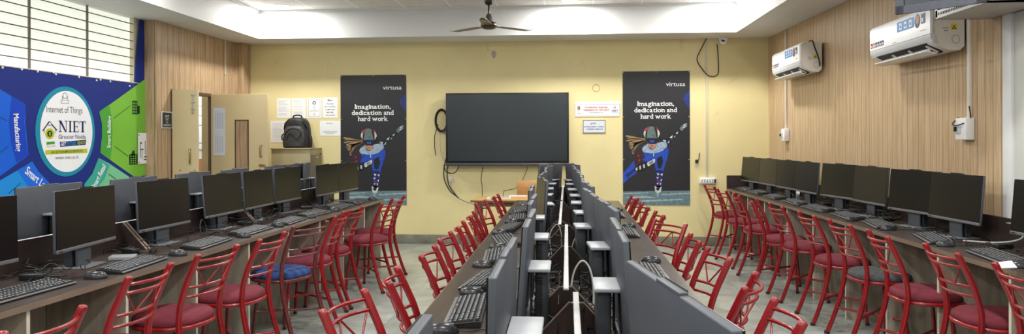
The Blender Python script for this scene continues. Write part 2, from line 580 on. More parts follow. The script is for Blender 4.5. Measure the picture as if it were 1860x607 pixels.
# panelled wall with the doorway
XW = -4.50
Y0D, Y1D, ZD = 7.635, 8.55, 2.01
bm = NB()
rbox(bm, (.20, Y0D - 7.36, 3.2), (XW - .10, (Y0D + 7.36) / 2, 1.6))
rbox(bm, (.03, D - Y1D + .05, 3.2), (XW - .015, (Y1D + D + .05) / 2, 1.6))
rbox(bm, (.06, Y1D - Y0D, 3.2 - ZD), (XW - .03, (Y0D + Y1D) / 2, (3.2 + ZD) / 2))
rbox(bm, (.11, .24, 2.9), (XW + .055, D - .12, 1.45))
struct('wall_left', bm, 'wood_l')
# window wall behind the banner
bm = NB()
ZW0 = 2.04
rbox(bm, (.15, 10.0, ZW0), (-4.735, 2.36, ZW0 / 2))
rbox(bm, (.15, 10.0, 3.19 - ZS), (-4.735, 2.36, (3.21 + ZS) / 2))
rbox(bm, (.15, .14, 3.2), (-4.735, 7.31, 1.6))
rbox(bm, (.15, 4.2, 3.2), (-4.735, -.55, 1.6))
struct('wall_window', bm, 'greywall')
# dropped ceiling band around the tray, and the tiled tray ceiling
bm = NB(); rbox(bm, (.95, 12.2, ZC + .08 - ZS), (XT0 - .475, 3.4, (ZC + .08 + ZS) / 2)); struct('ceiling_band_window', bm, 'white')
bm = NB(); rbox(bm, (1.1, 12.2, ZC + .08 - ZS), (XT1 + .55, 3.4, (ZC + .08 + ZS) / 2)); struct('ceiling_band_side', bm, 'white')
bm = NB(); rbox(bm, (XT1 - XT0, .62, ZC + .08 - ZS), ((XT1 + XT0) / 2, YT + .31, (ZC + .08 + ZS) / 2)); struct('ceiling_band_back', bm, 'white')
bm = NB(); rbox(bm, (XT1 - XT0 + .02, 11.6, .06), ((XT1 + XT0) / 2, 3.08, ZC + .03)); struct('ceiling', bm, 'ceiltile')
bm = NB(); rbox(bm, (XT1 - XT0, .03, .03), ((XT1 + XT0) / 2, YT - .012, ZC - .012)); rbox(bm, (.03, 11.4, .03), (XT0 + .012, 3.1, ZC - .012)); rbox(bm, (.03, 11.4, .03), (XT1 - .012, 3.1, ZC - .012))
struct('trim_2', bm, 'white')
# window: painted panes behind an iron grille
bm = NB(); rbox(bm, (.02, 5.8, ZS - ZW0), (-4.74, 4.35, (ZS + ZW0) / 2)); w = struct('window_1', bm, 'window')
bm = NB()
for k in range(1, 8):
    z = ZW0 + k * .091
    tube(bm, [(-4.67, 1.5, z), (-4.67, 7.24, z)], .0055, 6)
for y in (2.0, 2.76, 3.53, 4.3, 5.06, 5.75, 6.49):
    rbox(bm, (.016, .016, ZS - ZW0), (-4.675, y, (ZS + ZW0) / 2))
finish('window_grille', bm, 'grille', w)
bm = NB(); rbox(bm, (.075, 5.8, .01), (-4.665, 4.35, ZW0 + .0), bev=.002); finish('window_sill', bm, 'sill', w)
bm = NB(); rbox(bm, (.05, .05, ZS - ZW0), (-4.68, 7.225, (ZS + ZW0) / 2), bev=.004); finish('window_frame', bm, 'sill', w)
# room beyond the doorway
bm = NB(); rbox(bm, (.1, 5.0, 2.9 - 1.13), (-5.75, 10.0, (2.9 + 1.13) / 2)); struct('wall_corridor', bm, 'white')
bm = NB(); rbox(bm, (.1, 5.0, 1.13), (-5.75, 10.0, .565)); struct('wall_corridor_dado', bm, 'dado')
bm = NB(); rbox(bm, (1.3, 5.0, .06), (-5.2, 10.0, 2.9)); struct('ceiling_corridor', bm, 'white')
bm = NB(); rbox(bm, (1.3, 5.0, .06), (-5.3, 10.0, -.03)); struct('floor_corridor', bm, 'floor')
# door frame
bm = NB()
for y in (Y0D + .015, Y1D - .015): rbox(bm, (.032, .03, ZD), (XW - .014, y, ZD / 2), bev=.004)
rbox(bm, (.055, Y1D - Y0D, .04), (XW - .027, (Y0D + Y1D) / 2, ZD - .02), bev=.004)
tag(finish('door_frame', bm, 'frame'), kind='structure')

# ------------------------------------------------------------------ doors
def door_leaf(n, hinge, width, ang, label):
    d = thing('door_%d' % n, label, 'door', hinge, ang)
    bm = NB(); rbox(bm, (width, .038, ZD - .06), (width / 2, 0, ZD / 2), bev=.003); finish('leaf', bm, 'cream', d)
    return d
dl = door_leaf(1, (XW + .012, Y0D + .022, 0.02), .285, R(8), 'narrow cream door leaf with a tower bolt and curved handle')
tag(dl, kind='structure')
bm = NB(); tube(bm, [(.235, -.03, 1.93), (.235, -.03, 1.74)], .006, 8)
for z in (1.92, 1.84, 1.76): rbox(bm, (.035, .012, .018), (.235, -.026, z), bev=.002)
lathe(bm, [(.004, 0), (.012, .004), (.012, .018), (.004, .022)], (.235, -.032, 1.71), 12)
finish('tower_bolt', bm, 'steel', dl)
bm = NB(); tube(bm, smooth_path([(.20, -.02, 1.30), (.205, -.055, 1.29), (.21, -.06, 1.22), (.205, -.055, 1.15), (.20, -.02, 1.14)]), .009, 8); finish('handle', bm, 'brass', dl)
bm = NB()
for x in (.09, .25):
    for z in (1.06, 1.00): rbox(bm, (.014, .006, .014), (x, -.022, z), bev=.002)
finish('bolt_cap', bm, 'brass', dl)
dr = door_leaf(2, (XW + .02, Y1D - .03, 0.02), .74, R(-1), 'wide cream door leaf with notices, vision slot and handle')
tag(dr, kind='structure')
bm = NB()
vx, vz0, vz1, vw = .325, .78, 1.65, .165
rbox(bm, (vw, .01, vz1 - vz0), (vx + vw / 2, -.0205, (vz0 + vz1) / 2)); finish('vision_panel', bm, 'wood_l', dr)
bm = NB()
for x in (vx, vx + vw): rbox(bm, (.014, .016, vz1 - vz0 + .014), (x, -.022, (vz0 + vz1) / 2))
for z in (vz0, vz1): rbox(bm, (vw, .016, .014), (vx + vw / 2, -.022, z))
finish('panel_frame', bm, 'frame', dr)
bm = NB(); tube(bm, smooth_path([(.665, -.02, 1.33), (.665, -.06, 1.325), (.665, -.06, 1.20), (.665, -.02, 1.195)]), .009, 8); finish('handle', bm, 'brass', dr)
bm = NB(); rbox(bm, (.075, .02, .028), (.675, -.03, 1.085), bev=.004)
finish('latch', bm, 'brass', dr)
# notices taped to the wide leaf (one sheet pair)
def paper(name, label, cat, w, h, loc, rz, m='paper', group=None, lines=None, extra=None, t=.002):
    o = thing(name, label, cat, loc, rz, group)
    bm = NB(); rbox(bm, (w, t, h), (w / 2, t / 2, h / 2)); finish('sheet', bm, m, o)
    f = Flat()
    if lines:
        z = h * .88
        rnd = random.Random(label)
        while z > h * .1:
            ww = w * (.5 + .3 * rnd.random())
            f.rect(w * .12, z, w * .12 + ww, z + h * .009, lines, 1)
            z -= h * .055 * (1 + (rnd.random() < .2))
    if extra: extra(f, w, h)
    if f.f: f.build('print', o)
    return o
def grid_print(f, w, h):
    for i in range(2):
        for k in range(5):
            f.rect(w * (.15 + .15 * k), h * (.06 + .5 * i), w * (.23 + .15 * k), h * (.40 + .5 * i), 'paleink', 1)
        f.rect(w * .1, h * (.43 + .5 * i), w * .4, h * (.435 + .5 * i), 'ink', 1)
paper('notice_sheet', 'tall pair of printed timetables taped to the wide cream door leaf', 'notice', .155, .60, (XW + .02 + .035, Y1D - .03 - .024, 1.23), R(-1), 'paperblue', extra=grid_print)
# corridor board seen through the gap
def corr(f, w, h):
    for i in range(9): f.rect(w * .1, h * (.45 + .055 * i), w * (.5 + .3 * ((i * 7) % 3) / 3), h * (.458 + .055 * i), 'inkdark', 1)
    for a, b, c, d_ in ((.1, .1, .9, .11), (.1, .4, .9, .41), (.1, .1, .11, .41), (.89, .1, .9, .41)): f.rect(w * a, h * b, w * c, h * d_, 'inkdark', 1)
    f.rect(0, h * .02, w * .5, h * .035, 'redink', 1)
paper('wall_chart', 'white chart with fine black lines on the corridor wall beyond the doorway', 'poster', 1.1, .92, (-5.69, 9.75, 1.28), PI / 2, 'paper', extra=corr)

# small black sign on the wood panelling
sg = thing('warning_sign', 'small black sign with white lettering on the wood panelling', 'sign', (XW + .012, 7.44, 1.555), PI / 2)
bm = NB(); rbox(bm, (.205, .01, .19), (.1025, .005, .095), bev=.002); finish('plate', bm, 'acgrey', sg)
f = Flat(); f.rect(.012, .012, .193, .178, 'signblack', 1)
f.text("DON'T", .1025, .125, .085, .026, 'lettering', 2, .01, align='C'); f.text('EAT', .1025, .09, .055, .026, 'lettering', 2, .01, align='C')
f.text('IN', .1025, .058, .03, .02, 'lettering', 2, .01, align='C'); f.text('LABORATORY', .1025, .028, .14, .02, 'lettering', 2, .01, align='C'); f.build('print', sg)

# ------------------------------------------------------------------ banner on the window wall
XB = -4.63
bn = thing('wall_banner', 'large blue and green banner with a white oval under the window', 'banner', (XB, 0, 0), PI / 2)
def uv(px, py):
    p = onx(px, py, XB)
    return (p.y, p.z)
bm = NB()
ytop = 2.035
rbox(bm, (7.345 - 3.0, .006, ytop - .75), ((7.345 + 3.0) / 2, .004, (ytop + .75) / 2))
y0b, y1b = 7.2, 7.345
prism(bm, [(7.17, ytop - .01), (y1b, ytop - .01), (y1b, 2.73), (7.275, 2.74)], .001, .007, 'XZ')
finish('sheet', bm, 'bnavy', bn)
f = Flat()
cu_, cv_ = uv(118, 240)
cu_ -= .0
# radial coloured fields around the oval, drawn on the sheet in metres
def fld(pts, m, layer): f.poly([uv(*p) for p in pts], m, layer)
umin = 3.02
fld([(184, 201), (272, 137.5), (273, 316), (246, 323), (182, 278), (186, 240)], 'bgreen', 1)
fld([(180, 203), (198, 190), (203, 215), (204, 240), (203, 270), (200, 290), (182, 278), (185, 255), (185, 225)], 'bgreendk', 2)
f.poly([(umin, uv(0, 150)[1] + .12), uv(0, 162), uv(46, 190), uv(46, 225), uv(52, 282), uv(0, 320), (umin, .9)], 'bblue', 1)
fld([(21, 175), (46, 191), (44, 220), (46, 250), (52, 282), (30, 296), (20, 260), (16, 220)], 'bbluedk', 2)
f.poly([uv(58, 294), uv(70, 312), uv(90, 333), uv(112, 350), uv(100, 366), (uv(0, 340)[0], .78), (umin, .78), uv(0, 328)], 'bsky', 1)
fld([(32, 310), (58, 293), (70, 312), (90, 333), (112, 350), (100, 370), (78, 362), (52, 340)], 'bskydk', 2)
fld([(179, 287), (198, 297), (237, 323), (230, 366), (160, 366), (153, 335), (168, 315)], 'bteal', 1)
fld([(179, 287), (199, 300), (190, 325), (172, 348), (160, 362), (153, 335), (168, 315)], 'btealdk', 2)
# oval
ue0, ue1 = uv(64, 240)[0], uv(172, 240)[0]
ve1, ve0 = uv(116, 157)[1], uv(116, 321)[1]
uc, vc = (ue0 + ue1) / 2, (ve0 + ve1) / 2
f.ell(uc, vc, (ue1 - ue0) / 2, (ve1 - ve0) / 2, 'bring', 2, 64)
f.ell(uc + .01, vc, (ue1 - ue0) / 2 - .045, (ve1 - ve0) / 2 - .04, 'bwhite', 3, 64)
def btext(s, a, b, hpx, m, layer=4, bold=0.0, shear=0.0):
    p, q = uv(*a), uv(*b)
    hh = uv(a[0], a[1] - hpx)[1] - p[1]
    f.text(s, p[0], p[1], q[0] - p[0], hh, m, layer, bold, math.atan2(q[1] - p[1], q[0] - p[0]), shear=shear)
btext('Internet of Things', (84, 204), (149, 206), 12, 'inkdark')
p_, q_ = uv(106, 252), uv(156, 251); f.serif_text('Greater Noida', p_[0], p_[1], q_[0] - p_[0], uv(106, 244.5)[1] - p_[1], 'bnavydk', 4, .006)
btext('www.niet.co.in', (100, 290), (142, 288), 7, 'inkdark')
f.poly([uv(82, 273), uv(158, 270), uv(158, 278), uv(82, 281)], 'blime', 4)
btext('AN AUTONOMOUS INSTITUTE', (92, 279), (150, 276.5), 4.5, 'bnavydk', 5, .015, .2)
f.poly([uv(108, 258), uv(156, 254), uv(155, 263), uv(109, 267)], 'bnavy', 4)
f.poly([uv(139, 256), uv(156, 254), uv(155, 263), uv(138, 264.5)], 'bnavydk', 5)
btext('GET', (110, 265), (120, 264.5), 6, 'bwhite', 5, .015, .2)
btext('FUTURE', (121, 264.3), (138, 263), 6, 'bring', 5, .01, .2)
btext('READY', (140, 262.8), (155, 261.5), 6, 'blime', 6, .01, .2)
# NIET in slab-serif capitals
def serif(ch, x, z, w, h, m, layer=4):
    s, t, q = w * (.34 if ch == 'I' else .25), h * .07, w * .09
    def st(a, b): f.poly(a, m, layer) if b is None else f.rect(*a, m, layer)
    def stem(cx_):
        f.rect(cx_ - s / 2, z, cx_ + s / 2, z + h, m, layer)
        f.rect(cx_ - s, z, cx_ + s, z + t, m, layer); f.rect(cx_ - s, z + h - t, cx_ + s, z + h, m, layer)
    if ch == 'I': stem(x + w / 2)
    if ch == 'N':
        f.rect(x + w * .12, z, x + w * .2, z + h, m, layer); f.rect(x + w * .8, z, x + w * .86, z + h, m, layer)
        f.poly([(x + w * .04, z + h), (x + w * .30, z + h), (x + w * .88, z), (x + w * .72, z)], m, layer)
        f.rect(x + w * .03, z, x + w * .33, z + t, m, layer); f.rect(x + w * .68, z + h - t, x + w * .98, z + h, m, layer); f.rect(x, z + h - t, x + w * .2, z + h, m, layer)
    if ch == 'E':
        stem(x + w * .26)
        for zz in (z, z + h / 2 - t / 2, z + h - t): f.rect(x + w * .26, zz, x + w * (.8 if zz == z + h / 2 - t / 2 else .94), zz + t, m, layer)
        f.rect(x + w * .88, z, x + w * .94, z + h * .26, m, layer); f.rect(x + w * .88, z + h * .74, x + w * .94, z + h, m, layer); f.rect(x + w * .74, z + h * .38, x + w * .8, z + h * .62, m, layer)
    if ch == 'T':
        stem(x + w / 2); f.rect(x + w * .04, z + h - t, x + w * .96, z + h, m, layer)
        for xx in (.04, .9): f.rect(x + w * xx, z + h * .74, x + w * (xx + .06), z + h, m, layer)
pa, pb = uv(106, 240), uv(156, 240)
hN = uv(106, 219)[1] - pa[1]
wN = pb[0] - pa[0]
for ch, a, b in (('N', 0, .32), ('I', .33, .49), ('E', .5, .73), ('T', .74, 1.0)): serif(ch, pa[0] + wN * a, pa[1], wN * (b - a), hN, 'bnavydk')
# crest with roof lines, router icon
def seg(a, b, wd, m, layer=5):
    p, q = Vector(uv(*a)), Vector(uv(*b)); n_ = (q - p).normalized(); n_ = Vector((-n_.y, n_.x)) * wd
    f.poly([p + n_, q + n_, q - n_, p - n_], m, layer)
seg((77, 238), (89, 221), .006, 'inkdark'); seg((89, 221), (103, 237), .006, 'inkdark'); seg((80, 234), (80, 242), .004, 'ink'); seg((100, 234), (100, 242), .004, 'ink')
ca = uv(90, 243); f.ell(ca[0], ca[1], .056, .048, 'blime', 4); f.ell(ca[0], ca[1], .032, .028, 'bdark', 5); f.ell(ca[0], ca[1] + .008, .012, .007, 'blime', 6); f.ell(ca[0], ca[1] - .009, .012, .007, 'blime', 6); ca = uv(90, 225); f.ell(ca[0], ca[1], .022, .02, 'ink', 5); f.ell(ca[0], ca[1], .015, .013, 'bwhite', 6)
f.poly([uv(84, 258), uv(99, 257), uv(99, 262), uv(84, 263)], 'bgreendk', 4)
btext('Estd. 2001', (85, 268), (100, 267), 4, 'ink')
f.poly([uv(110, 182), uv(125, 182.5), uv(125, 188.5), uv(110, 188)], 'ink', 4); f.poly([uv(111, 183), uv(124, 183.5), uv(124, 187.5), uv(111, 187)], 'bwhite', 5)
seg((113, 182), (113, 174), .005, 'ink'); seg((122, 182), (122, 174), .005, 'ink'); ca = uv(117.5, 174); f.ell(ca[0], ca[1], .03, .03, 'ink', 4); f.ell(ca[0], ca[1], .022, .022, 'bwhite', 5)
# words on the coloured rings
def ring_text(s, a, b, hgt, m='bwhite', bold=.02):
    p, q = Vector(uv(*a)), Vector(uv(*b)); d = q - p
    f.text(s, p.x, p.y, d.length, hgt, m, 5, bold, math.atan2(d.y, d.x))
ring_text('Manufacturing', (24, 207), (29.5, 276), .055)
ring_text('Smart Building', (200, 269), (201, 211), .05)
ring_text('Smart Logistics', (44, 314), (100, 362), .07)
ring_text('Smart Retail', (171, 345), (192, 303), .06)
# building icons with leader lines
for (ax, ay, bx, by) in ((206, 215, 237, 192), (208, 266, 233, 284), (0, 213, 11, 219), (0, 277, 15, 266), (15, 352, 37, 333), (197, 316, 212, 327)): seg((ax, ay), (bx, by), .003, 'bdark', 3)
def bld(px, py, w, h):
    p = uv(px, py); f.rect(p[0], p[1], p[0] + w, p[1] + h, 'bdark', 3)
    for i in range(3):
        for j in range(4): f.rect(p[0] + w * (.14 + .28 * i), p[1] + h * (.12 + .21 * j), p[0] + w * (.3 + .28 * i), p[1] + h * (.24 + .21 * j), 'bgreen', 4)
bld(240, 207.5, .09, .145); bld(234.5, 299.5, .14, .11)
p = uv(249.5, 207); f.rect(p[0], p[1], p[0] + .04, p[1] + .09, 'bdark', 3); p = uv(241, 283); f.poly([(p[0] - .06, p[1] - .03), (p[0] + .05, p[1] - .03), (p[0] + .03, p[1] + .05), (p[0], p[1] + .06)], 'bdark', 3)
f.build('print', bn)
bm = NB()
for px, py in ((4, 123), (39, 126), (68, 130), (97, 132), (101, 135), (143, 140), (175, 146), (182, 145), (200, 148), (235, 156)):
    p = uv(px, py); rbox(bm, (.018, .01, .018), (p[0], -.003, p[1]), bev=.004)
finish('nail_cap', bm, 'lettering', bn)
# small white plan sheet pinned on the banner
p = onx(251, 298, XB + .012)
def plan(f, w, h):
    for a, b, c, d_ in ((.15, .2, .2, .7), (.3, .15, .34, .5), (.2, .45, .45, .48), (.5, .2, .9, .25), (.55, .3, .6, .75), (.7, .2, .75, .6), (.8, .35, .85, .65), (.2, .65, .3, .7), (.45, .12, .85, .15)): f.rect(w * a, h * b, w * c, h * d_, 'inkdark', 1)
    for x in (.08, .9):
        for z in (.05, .94): f.ell(w * x, h * z, .008, .008, 'inkdark', 1, 10)
paper('floor_plan', 'white evacuation plan pinned over the green field of the banner', 'plan', onx(271, 280, XB).y - p.y, .335, p, PI / 2, 'paper', extra=plan)

# ------------------------------------------------------------------ posters with the speed skater
def make_poster(px0, py0, px1, py1, label):
    a, b = ony(px0, py0, D - .004), ony(px1, py1, D - .004)
    W, Hh = b.x - a.x, a.z - b.z
    o = thing('advert_poster', label, 'poster', (a.x, D - .006, b.z), 0, 'tall black adverts on the yellow wall')
    bm = NB(); rbox(bm, (W, .004, Hh), (W / 2, .002, Hh / 2)); finish('sheet', bm, 'poster', o)
    f = Flat()
    X = lambda c: (c - 42) / 436 * W
    Z = lambda c: (582 - c) / 868 * Hh
    def pg(pts, m, l, soft=None):
        if soft is None: soft = len(pts) > 5
        if soft:
            n_ = len(pts); out = []
            for i in range(n_):
                p0, p1, p2, p3 = (Vector(pts[(i + k) % n_]) for k in (-1, 0, 1, 2))
                for t in (0, .25, .5, .75):
                    out.append(.5 * ((2 * p1) + (p2 - p0) * t + (2 * p0 - 5 * p1 + 4 * p2 - p3) * t * t + (3 * p1 - p0 - 3 * p2 + p3) * t ** 3))
            pts = out
        f.poly([(min(W, max(0, X(q[0]))), Z(q[1])) for q in pts], m, l)
    pg([(42, 494), (478, 487), (478, 582), (42, 582)], 'kice', 1)
    for q in ([(42, 505), (200, 498), (210, 504), (42, 512)], [(60, 530), (180, 522), (260, 534), (90, 540)], [(290, 510), (478, 500), (478, 508), (300, 518)], [(150, 552), (420, 540), (440, 548), (180, 562)]): pg(q, 'kicelt', 2)
    pg([(478, -165), (478, -35), (450, -75), (430, -110)], 'kglow', 1)
    # body, far limbs first
    pg([(44, 374), (72, 345), (112, 296), (145, 296), (150, 345), (115, 385), (80, 408), (44, 440)], 'kblue', 2)
    pg([(60, 385), (110, 350), (120, 360), (70, 405)], 'kbluedk', 3)
    pg([(165, 245), (250, 265), (255, 300), (205, 315), (140, 325), (118, 300)], 'kbluedk', 3)
    pg([(190, 262), (250, 275), (250, 292), (200, 300), (170, 290)], 'kblue', 4)
    pg([(248, 272), (290, 240), (332, 214), (340, 240), (328, 290), (312, 335), (304, 366), (264, 366), (250, 325)], 'kblue', 4)
    pg([(262, 280), (295, 262), (305, 300), (290, 345), (268, 340)], 'kblack', 5)
    pg([(258, 358), (306, 362), (302, 415), (292, 462), (256, 462), (254, 400)], 'kbluedk', 5)
    for q in ([(262, 372), (280, 378), (270, 392)], [(285, 382), (302, 376), (298, 395)], [(258, 402), (276, 398), (268, 412)], [(284, 420), (298, 410), (294, 430)], [(260, 440), (274, 436), (270, 450)], [(280, 440), (292, 436), (288, 456)]): pg(q, 'kwhite', 6)
    for q in ([(262, 412), (276, 420), (268, 432)], [(278, 428), (286, 440), (274, 444)]): pg(q, 'kred', 6)
    pg([(248, 458), (294, 456), (290, 494), (272, 510), (252, 498)], 'kwhite', 5)
    pg([(256, 470), (284, 468), (274, 488), (262, 486)], 'kblack', 6)
    pg([(262, 506), (274, 506), (270, 528), (268, 552)], 'kicelt', 5)
    # arms
    pg([(272, 150), (330, 148), (388, 106), (416, 84), (428, 102), (396, 134), (348, 178), (322, 204), (312, 170)], 'kblack', 4)
    for q in ([(345, 145), (368, 128), (362, 150)], [(385, 118), (402, 104), (398, 122)], [(300, 160), (325, 162), (318, 176)], [(330, 180), (346, 160), (342, 180)], [(372, 145), (386, 130), (382, 142)]): pg(q, 'kwhite', 5)
    for q in ([(322, 190), (332, 172), (338, 182)], [(356, 160), (366, 150), (362, 164)]): pg(q, 'kblue', 5)
    pg([(412, 86), (436, 58), (462, 50), (458, 56), (466, 60), (456, 66), (462, 72), (440, 88), (426, 102)], 'kgrey', 5)
    for q in ([(436, 64), (458, 52), (440, 72)], [(430, 80), (456, 66), (440, 84)]): pg(q, 'kwhite', 6)
    pg([(128, 236), (162, 224), (176, 258), (162, 318), (126, 344), (116, 286)], 'kmaroon', 4)
    for q in ([(135, 262), (150, 255), (146, 272)], [(140, 290), (156, 284), (150, 300)]): pg(q, 'kred', 5)
    pg([(118, 340), (162, 308), (216, 300), (246, 278), (252, 308), (216, 336), (160, 366), (120, 358)], 'kblack', 5)
    for q in ([(124, 344), (136, 336), (136, 358), (126, 356)], [(148, 330), (158, 324), (160, 350), (150, 352)], [(172, 320), (184, 316), (186, 340), (176, 342)], [(200, 306), (222, 296), (248, 280), (250, 304), (226, 320), (206, 330)]): pg(q, 'kwhite', 6)
    for q in ([(214, 308), (238, 292), (240, 296), (216, 314)], [(218, 318), (242, 302), (243, 306), (220, 322)]): pg(q, 'kblack', 7)
    # chest
    pg([(168, 216), (190, 192), (222, 182), (272, 178), (320, 172), (328, 204), (292, 234), (240, 246), (182, 242)], 'kpale', 5)
    pg([(180, 242), (240, 247), (292, 235), (328, 206), (336, 234), (302, 256), (242, 270), (192, 266)], 'kblue', 5)
    pg([(240, 222), (245, 222), (245, 268), (240, 268)], 'kwhite', 6)
    pg([(205, 195), (262, 180), (258, 205), (238, 222), (218, 218)], 'kbluedk', 6)
    # hair: loose strands blown back from under the helmet
    rh = random.Random(9)
    pg([(186, 146), (150, 152), (126, 138), (96, 132), (78, 150), (84, 176), (78, 196), (92, 218), (104, 234), (124, 220), (150, 190), (190, 166)], 'khairdk', 3)
    for k in range(26):
        t = k / 25
        ex, ey = 66 + 46 * t ** 2 + rh.uniform(-8, 8), 126 + 118 * t + rh.uniform(-8, 8)
        mx, my = 120 + rh.uniform(-10, 10), 142 + 52 * t + rh.uniform(-8, 8)
        wd = rh.uniform(2.5, 5)
        pg([(188, 150 + 14 * t), (mx, my - wd), (ex + 14, ey - wd), (ex, ey), (ex + 12, ey + wd), (mx + 4, my + wd)], ('khair', 'khairdk', 'khair', 'kskin')[k % 4] if k % 5 else 'kblack', 4 + k % 3, True)
    # face, goggles, helmet
    pg([(206, 168), (264, 168), (256, 200), (240, 216), (222, 212), (208, 194)], 'kskin', 7)
    pg([(222, 196), (246, 196), (242, 202), (226, 202)], 'kred', 8)
    pg([(176, 122), (184, 92), (204, 74), (226, 66), (256, 72), (278, 94), (285, 126), (274, 152), (200, 156)], 'kblack', 8)
    pg([(176, 122), (184, 92), (200, 78), (190, 110), (188, 146)], 'kwhite', 9)
    pg([(284, 122), (276, 94), (262, 78), (268, 108), (270, 148)], 'kwhite', 9)
    pg([(182, 96), (206, 72), (214, 72), (194, 106)], 'kred', 10)
    pg([(256, 74), (272, 86), (280, 104), (266, 92)], 'kred', 10)
    pg([(206, 78), (226, 70), (246, 74), (264, 152), (194, 152)], 'kgrey', 10)
    pg([(194, 150), (268, 150), (270, 166), (256, 184), (214, 184), (200, 170)], 'kblack', 11)
    pg([(216, 162), (248, 160), (246, 176), (220, 178)], 'kblue', 12)
    # lettering
    def tx(s, c0, c1, base, cap, bold, lay=3): f.text(s, X(c0), Z(base), X(c1) - X(c0), Z(base - cap) - Z(base), 'lettering', lay, bold)
    tx('virtusa', 324, 448, -188, 28, .004)
    def sx_(s, c0, c1, base, cap): f.serif_text(s, X(c0), Z(base), X(c1) - X(c0), Z(base - cap) - Z(base), 'lettering', 3, .014)
    sx_('Imagination,', 138, 378, -61, 30)
    sx_('dedication and', 117, 397, -20, 30)
    sx_('hard work', 160, 358, 21, 30)
    f.build('print', o)
    bm = NB()
    for x in (.012, W / 2, W - .012):
        for z in (.012, Hh * .34, Hh * .66, Hh - .012):
            if x == W / 2 and .1 < z < Hh - .1: continue
            rbox(bm, (.012, .006, .012), (x, -.002, z), bev=.002)
    finish('pin', bm, 'steel', o)
    return o
make_poster(618.5, 137, 738.5, 372.5, 'tall black speed skater poster beside the paper notices, partly behind monitors')
make_poster(1131, 130, 1253.5, 373, 'tall black speed skater poster between the big screen and the socket board')

# ------------------------------------------------------------------ notices on the yellow wall
def pw(px0, py1, px1, py0):
    a, b = ony(px0, py1, D - .003), ony(px1, py0, D - .003)
    return a, b.x - a.x, b.z - a.z
GN = 'paper notices beside the cupboard'
a, w_, h_ = pw(503, 215, 528, 178.5); paper('notice_sheet', 'printed notice nearest the door, first of the upper four sheets', 'notice', w_, h_, (a.x, D - .003, a.z), 0, 'paper', GN, 'ink')
a, w_, h_ = pw(530, 215, 555, 178.5); paper('notice_sheet', 'printed notice above the backpack handle, second of the upper four sheets', 'notice', w_, h_, (a.x, D - .003, a.z), 0, 'paper', GN, 'ink')
def framed(f, w, h):
    for a_, b_, c_, d_ in ((.1, .08, .9, .092), (.1, .908, .9, .92), (.1, .08, .117, .92), (.883, .08, .9, .92)): f.rect(w * a_, h * b_, w * c_, h * d_, 'ink', 1)
    f.ell(w * .5, h * .76, w * .12, h * .085, 'inkdark', 1); f.ell(w * .5, h * .76, w * .07, h * .05, 'paper', 2)
    for z, ww in ((.55, .2), (.45, .12), (.35, .6), (.25, .1), (.17, .14)): f.rect(w * (.5 - ww / 2), h * z, w * (.5 + ww / 2), h * (z + .02), 'ink', 1)
a, w_, h_ = pw(557.5, 215, 584, 178); paper('notice_sheet', 'notice with a round emblem inside a black printed border', 'notice', w_, h_, (a.x, D - .003, a.z), 0, 'paper', GN, None, framed)
def shut(f, w, h):
    f.ell(w * .42, h * .86, w * .1, h * .05, 'ink', 1); f.rect(w * .52, h * .82, w * .66, h * .88, 'ink', 1)
    for s, z, ww in (('PLEASE', .66, .46), ('SHUT DOWN', .52, .72), ('COMPUTER', .38, .66), ('BEFORE', .24, .46), ('YOU LEAVE', .1, .62)): f.text(s, w * .5, h * z, w * ww, h * .06, 'inkdark', 1, .01, align='C')
a, w_, h_ = pw(586, 214.5, 613, 177); paper('notice_sheet', 'notice asking people to shut down computers, nearest the skater poster', 'notice', w_, h_, (a.x, D - .003, a.z), 0, 'paper', GN, None, shut)
a, w_, h_ = pw(491.5, 259, 520, 220); paper('notice_sheet', 'faint printed notice low on the wall, tucked behind the backpack', 'notice', w_, h_, (a.x, D - .003, a.z), 0, 'paper', GN, 'ink')
def code(f, w, h):
    f.rect(w * .3, h * .82, w * .62, h * .86, 'ink', 1)
    for z, ww in ((.28, .7), (.2, .6), (.13, .4)): f.rect(w * (.5 - ww / 2), h * z, w * (.5 + ww / 2), h * (z + .025), 'ink', 1)
a, w_, h_ = pw(581, 247, 619, 219.5); paper('notice_sheet', 'wide notice under the upper sheets, touching the skater poster', 'notice', w_, h_, (a.x, D - .003, a.z), 0, 'paper', GN, None, code)
# event sign
a, w_, h_ = pw(1044.5, 212.5, 1126, 184)
def ev(f, w, h):
    for q in ((.0, .1, 1, .11), (0, .8, 1, .815), (0, .1, .004, .81), (.994, .1, 1, .81)): f.rect(w * q[0], h * q[1], w * q[2], h * q[3], 'navyink', 1)
    f.rect(0, 0, w, h * .02, 'orange', 1)
    f.text('Conducting Internal', w * .22, h * .56, w * .5, h * .125, 'redink', 2, .02); f.text('Hackathon for SIH 2023', w * .19, h * .39, w * .56, h * .125, 'redink', 2, .02)
    f.text('Date: 20th September, 2023', w * .32, h * .25, w * .3, h * .055, 'greenink', 2, .01)
    for k, (m_, dx) in enumerate((('redink', -.014), ('orange', 0), ('greenink', .014))): f.ell(w * .085 + dx * w, h * .58, w * .016, h * .13, m_, 2 + k, 16)
    f.rect(w * .08, h * .3, w * .09, h * .44, 'greenink', 1); f.rect(w * .04, h * .2, w * .13, h * .24, 'ink', 1)
    f.ell(w * .885, h * .62, w * .025, h * .1, 'redink', 1, 16); f.ell(w * .885, h * .645, w * .012, h * .08, 'paper', 2, 16); f.text('NIET', w * .82, h * .33, w * .14, h * .12, 'inkdark', 2, .02); f.rect(w * .82, h * .25, w * .96, h * .27, 'ink', 1)
paper('event_sign', 'wide white event sign with red lettering beside the big screen', 'sign', w_, h_, (a.x, D - .006, a.z), 0, 'paper', None, None, ev, .005)
a, w_, h_ = pw(1059, 242, 1099.5, 218)
